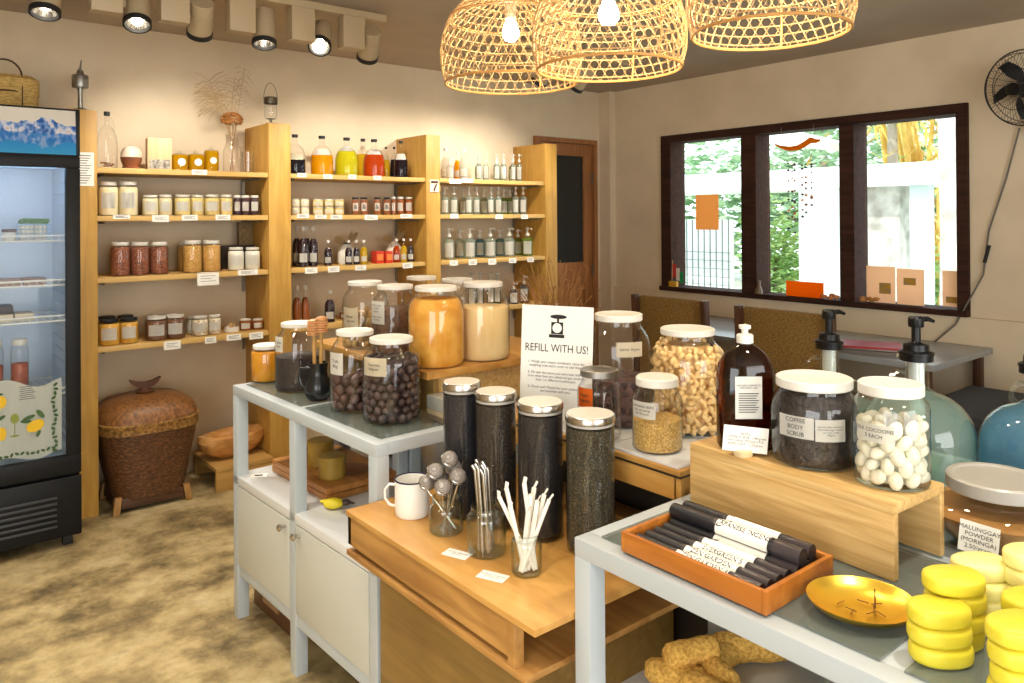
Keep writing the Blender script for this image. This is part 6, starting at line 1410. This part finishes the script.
for i in range(5):
    a = 6.2832*i/5+.5; n = 8; L_, R2 = [], []
    for j in range(n+1):
        u = j/n; rr = .03+.14*u; wd = .012+.05*math.sin(min(1, u*1.15)*math.pi*.75)
        for sgn, arr in ((-1, L_), (1, R2)):
            an = a+sgn*wd/max(rr, .07)*.55+u*.4; arr.append(bl_.verts.new((rr*math.cos(an), rr*math.sin(an), sgn*.016)))
    for j in range(n): bl_.faces.new((L_[j], R2[j], R2[j+1], L_[j+1]))
bmesh.ops.solidify(bl_, geom=bl_.faces[:], thickness=.002)
xf(bl_, MF); obj('blade', bl_, mat('smoke_blade', srgb(52,54,60), .3), t)
bm = lathe([(0,-.10),(.05,-.09),(.06,-.04),(.03,-.01),(.03,.03),(.035,.088),(0,.095)], 28); xf(bm, MF); obj('motor', bm, M_black, t)
bm = bmesh.new(); tube(bm, [(.05, 0, 0), (.16, 0, -.02), (.20, 0, -.10)], .02, 8); box(bm, .19, .2385, -.04, .04, -.22, -.06, .005); obj('wall_bracket', bm, M_black, t)
bm = bmesh.new(); tube(bm, [(4.88, 1.50, 1.98), (4.885, 1.57, 1.7), (4.885, 1.66, 1.4), (4.885, 1.69, 1.15), (4.855, 1.83, .85), (4.855, 1.95, .73)], .005, 6)
tag(obj('fan_cable', bm, mat('grey_cable', srgb(110,106,98), .6)), 'thin grey cable hanging down the wall from the fan', 'cable')
bm = bmesh.new(); tube(bm, [(4.875, 1.655, 1.32), (4.875, 1.68, 1.22)], .010, 8); tag(obj('cable_switch', bm, M_black), 'small black inline switch on the fan cable', 'switch')

# ================================================================ ON THE WINDOW
XP = 4.92
def wpaper(y0, y1, z0, z1, m, label, nm='paper_sheet', cat='paper', pic=None, x=XP):
    t = thing(nm, label, cat, (x, (y0+y1)/2, (z0+z1)/2)); hw, hh = abs(y1-y0)/2, (z1-z0)/2
    obj('sheet', B(-.0006, .0006, -hw, hw, -hh, hh), m, t, False)
    if pic: obj('print', B(-.0014, -.0008, -hw*pic[0], hw*pic[1], hh*pic[2], hh*pic[3]), noisy('small_print_'+nm, pic[4], srgb(150,130,100), 40, .8), t, False)
M_peach = mat('peach_paper', srgb(240,176,110), .8, **{'Transmission Weight': 0})
def backlit(name, col):
    return liquid(name, col, .97)
M_or1 = backlit('orange_translucent', srgb(250,196,130)); M_or2 = backlit('peach_translucent', srgb(252,220,188))
wpaper(3.53, 3.745, 1.392, 1.665, M_or1, 'orange sheet with white border stuck on the left window pane')
wpaper(2.675, 2.955, .932, 1.038, backlit('bright_orange_card', srgb(250,140,24)), 'bright orange card standing at the foot of the middle pane', 'orange_card', 'card', x=4.905)
wpaper(2.205, 2.388, .935, 1.168, M_or2, 'peach postcard with yellow picture at the foot of the right pane', 'postcard', 'postcard', (.7, .1, -.5, .1, srgb(200,150,30)))
wpaper(2.03, 2.195, .935, 1.160, M_or2, 'peach postcard with small grey picture in the middle of the right pane', 'postcard', 'postcard', (.4, .5, .1, .5, srgb(90,80,60)))
wpaper(1.832, 1.925, .945, 1.160, M_or2, 'peach postcard in the lower right corner of the window', 'postcard', 'postcard', (.8, .6, -.8, -.45, srgb(80,50,30)))
t = thing('small_flag', 'small green white and red paper flag at the lower left window corner', 'flag', (4.86, 3.93, .955))
for k, (c, nm) in enumerate(((srgb(200,60,50), 'red_stripe'), (srgb(236,232,224), 'white_stripe'), (srgb(20,150,90), 'green_stripe'))):
    bm = B(-.001, .001, -.035*k-.035, -.035*k, .05-.02*k, .16-.03*k); obj(nm, bm, mat('flag_%d' % k, c, .7), t, False)
bm = bmesh.new(); tube(bm, [(0, .01, -.01), (0, .0, .19)], .003, 5); obj('stick', bm, M_stool, t)
obj('base', B(-.015, .015, -.045, .03, -.022, .02, .002), mat('yellow_block', srgb(224,170,50), .6), t)
for k, (y, c, s) in enumerate(((2.60, srgb(196,120,60), 'orange brown shell-like trinket on the sill under the middle pane'), (2.335, srgb(190,130,70), 'brown dried trinket on the sill beside the peach postcards'))):
    bm = bmesh.new(); [ico(bm, (random.uniform(-.02, .02), random.uniform(-.05, .05), .02+random.uniform(-.006, .012)), .02, 1, (1, 1.2, .7), jitter=.2) for q in range(6)]
    o = tag(obj('trinket', bm, mat('trinket_%d' % k, c, .6), None, 'full'), s, 'trinket'); o.location = (4.857, y, .934)
bm = lathe([(0,0),(.03,0),(.026,.03),(.013,.06),(.016,.09),(0,.10)], 16); o = tag(obj('bell', bm, mat('dull_bell', srgb(110,90,66), .4)), 'small dull bell-like figure on the sill by the middle mullion', 'bell'); o.location = (4.865, 3.15, .934)
# mobile
t = thing('hanging_mobile', 'orange driftwood mobile with strings of small beads in the middle pane', 'mobile', (4.86, 2.836, 1.985))
bm = bmesh.new(); tube(bm, [(0, .17, .02), (0, .12, -.005), (0, .06, -.02), (0, 0, -.018), (0, -.05, .0), (0, -.10, .028), (0, -.14, .018), (0, -.17, .022)], .020, 8, taper=[.25,.5,.8,.9,1,1.1,.7,.3]); obj('driftwood', bm, backlit('orange_driftwood', srgb(246,150,30)), t)
bm = bmesh.new(); tube(bm, [(0, .12, .0), (0, .12, .135)], .0012, 4); tube(bm, [(0, -.12, .02), (0, -.12, .135)], .0012, 4); obj('hanging_cord', bm, mat('string', srgb(160,150,130), .8), t)
rnd = random.Random(21)
for k in range(6):
    y = .07-.034*k+rnd.uniform(-.008, .008); x = rnd.uniform(-.03, .005); ln = rnd.uniform(.38, .66); bm = bmesh.new(); tube(bm, [(x, y, -.01), (x, y, -ln)], .0006, 3)
    sgn = obj('bead_string', bm, mat('string', (0,0,0,1)), t)
    for q in range(8):
        b = bmesh.new(); ico(b, (x, y, -.12-(ln-.12)*q/7+rnd.uniform(-.02, .02)), rnd.uniform(.008, .012), 1, (1, 1, .8)); obj('bead', b, mat(['bead_red', 'bead_dark', 'bead_orange'][q % 3], [srgb(140,60,50), srgb(70,60,80), srgb(230,150,90)][q % 3], .5), sgn, 'full')

# ================================================================ OUTSIDE
M_white_out = mat('outdoor_white_paint', srgb(236,240,238), .7)
M_green1 = noisy('foliage_light', srgb(150,192,110), srgb(210,232,170), 3, .7); M_green2 = noisy('foliage_dark', srgb(136,170,134), srgb(190,216,178), 3, .7)
o = struct('ground_outside', B(5.3, 30, -12, 24, -.3, -.2), noisy('outdoor_paving', srgb(170,176,160), srgb(196,200,186), 2, .8))
t = thing('white_pavilion', 'white flat-roofed pavilion wall and roof slab seen through the window', 'building')
obj('roof_slab', B(8.0, 9.2, 3.05, 7.3, 1.80, 2.03, .01), M_white_out, t)
obj('wall_panel', B(8.9, 9.05, 4.60, 5.18, -.2, 1.80), M_white_out, t)
obj('stone_pier', B(8.2, 8.6, 3.62, 3.98, -.2, 1.80), noisy('stone_cladding', srgb(150,146,136), srgb(206,204,196), 5, .85, bump=.8), t)
obj('post', B(8.1, 8.25, 3.30, 3.48, -.2, 1.80, .004), mat('pale_aqua_paint', srgb(200,216,214), .6), t)
t = thing('lattice_shed', 'white gabled shed with square lattice wall behind the left pane', 'shed')
bm = bmesh.new(); 
for k in range(11): box(bm, 8.6, 8.62, 6.02+k*.098, 6.03+k*.098, -.2, 1.45)
for k in range(11): box(bm, 8.6, 8.62, 6.0, 7.02, -.1+k*.11, -.09+k*.11)
obj('lattice', bm, mat('lattice_grey', srgb(120,130,124), .6), t, False)
obj('lattice_backing', B(8.66, 8.7, 6.0, 7.02, -.2, 1.45), M_white_out, t, False)
bm = bmesh.new(); prism([(8.2, 5.1), (10.5, 5.1), (10.5, 8.4), (8.2, 8.4)], .10, bm, 2.35)
for v in bm.verts: v.co.z += (v.co.y-5.1)*.30
obj('sloping_roof', bm, M_white_out, t)
def blob_tree(name, label, x, y, z, sx, sy, sz, n, m, seed, cat='tree', leaf=.16):
    rnd = random.Random(seed); bm = bmesh.new()
    for k in range(n):
        u, v, w_ = [rnd.gauss(0, .42) for _ in range(3)]; c = Vector((x+u*sx, y+v*sy, z+w_*sz))
        q = Matrix.Rotation(rnd.uniform(0, 6.28), 3, 'Z') @ Matrix.Rotation(rnd.uniform(-1, 1), 3, 'X'); s = leaf*rnd.uniform(.6, 1.3)
        vs = [bm.verts.new(c+q @ Vector(p)*s) for p in ((-.5, 0, 0), (0, -.35, .06), (.5, 0, 0), (0, .35, .06))]; bm.faces.new(vs)
    t = thing(name, label, cat)
    f = obj('foliage', bm, m, t, False); bm = bmesh.new(); tube(bm, [(x, y, -.2), (x+.05, y+.05, z)], .09, 8, taper=[1, .6]); obj('trunk', bm, mat('bark', srgb(150,140,126), .9), t)
blob_tree('leafy_tree', 'light green tree above the pavilion roof in the middle pane', 14.0, 7.6, 3.4, 1.4, 2.0, 1.4, 2600, M_green2, 1)
blob_tree('leafy_tree', 'green tree at the far left of the window view', 11.6, 10.6, 2.4, 1.0, 1.2, 1.6, 1500, M_green1, 2)
blob_tree('leafy_shrub', 'bright green shrub beside the white wall in the middle pane', 9.5, 5.85, .8, .35, .55, .9, 1500, M_green1, 3, 'shrub', .11)
blob_tree('leafy_tree', 'yellow-green branches at the top of the right pane', 9.6, 4.3, 3.15, .7, 1.4, .5, 1200, M_green1, 4, leaf=.13)
blob_tree('leafy_shrub', 'green shrub at the foot of the bamboo in the right pane', 9.6, 3.85, .6, .3, .6, .5, 700, M_green1, 5, 'shrub', .11)
t = thing('bamboo_clump', 'golden yellow bamboo clump behind the right pane', 'bamboo'); rnd = random.Random(8)
M_bam = noisy('golden_bamboo', srgb(206,164,64), srgb(240,210,120), 4, .6)
for k in range(26):
    a = Vector((10.3+rnd.uniform(-.3, .5), 4.1+rnd.uniform(-.35, .35), -.2)); b = a+Vector((rnd.uniform(-.3, .5), rnd.uniform(-.9, .9), 4.2)); bm = bmesh.new(); tube(bm, [a, a.lerp(b, .5)+Vector((0, 0, .1)), b], .035, 7, taper=[1, .9, .6]); obj('cane', bm, M_bam, t)
bm = bmesh.new()
for k in range(900):
    c = Vector((10.0+rnd.gauss(0, .5), 4.0+rnd.gauss(0, .55), rnd.uniform(.2, 3.6))); d_ = Vector((rnd.uniform(-1, 1), rnd.uniform(-1, 1), rnd.uniform(-1, .6))).normalized(); s = d_.cross(Vector((0, 0, 1))).normalized()*.022
    bm.faces.new([bm.verts.new(c), bm.verts.new(c+d_*.12+s), bm.verts.new(c+d_*.30), bm.verts.new(c+d_*.12-s)])
obj('bamboo_leaves', bm, M_bam, t, False)
bm = bmesh.new(); tube(bm, [(7.6, 2.86, -.2), (7.62, 2.86, 1.4), (7.6, 2.88, 3.4)], .13, 14, taper=[1.1, 1, 1]); tag(obj('tree_trunk', bm, noisy('pale_bark', srgb(176,168,160), srgb(222,216,210), 7, .9, bump=.6)), 'pale mottled tree trunk at the right side of the window view', 'tree trunk')
blob_tree('hedge', 'hazy light green hedge far behind everything outside', 17, 9, 1.8, 1.2, 9, 2.4, 5000, M_green2, 9, 'hedge', .34)
sunl = bpy.data.lights.new('sun', 'SUN'); sunl.energy = 4.5; sunl.angle = .02; sunl.color = (1, .96, .88)
so = bpy.data.objects.new('sun', sunl); so.rotation_euler = (Vector((.6, .35, -1))).to_track_quat('-Z', 'Y').to_euler(); link(so)
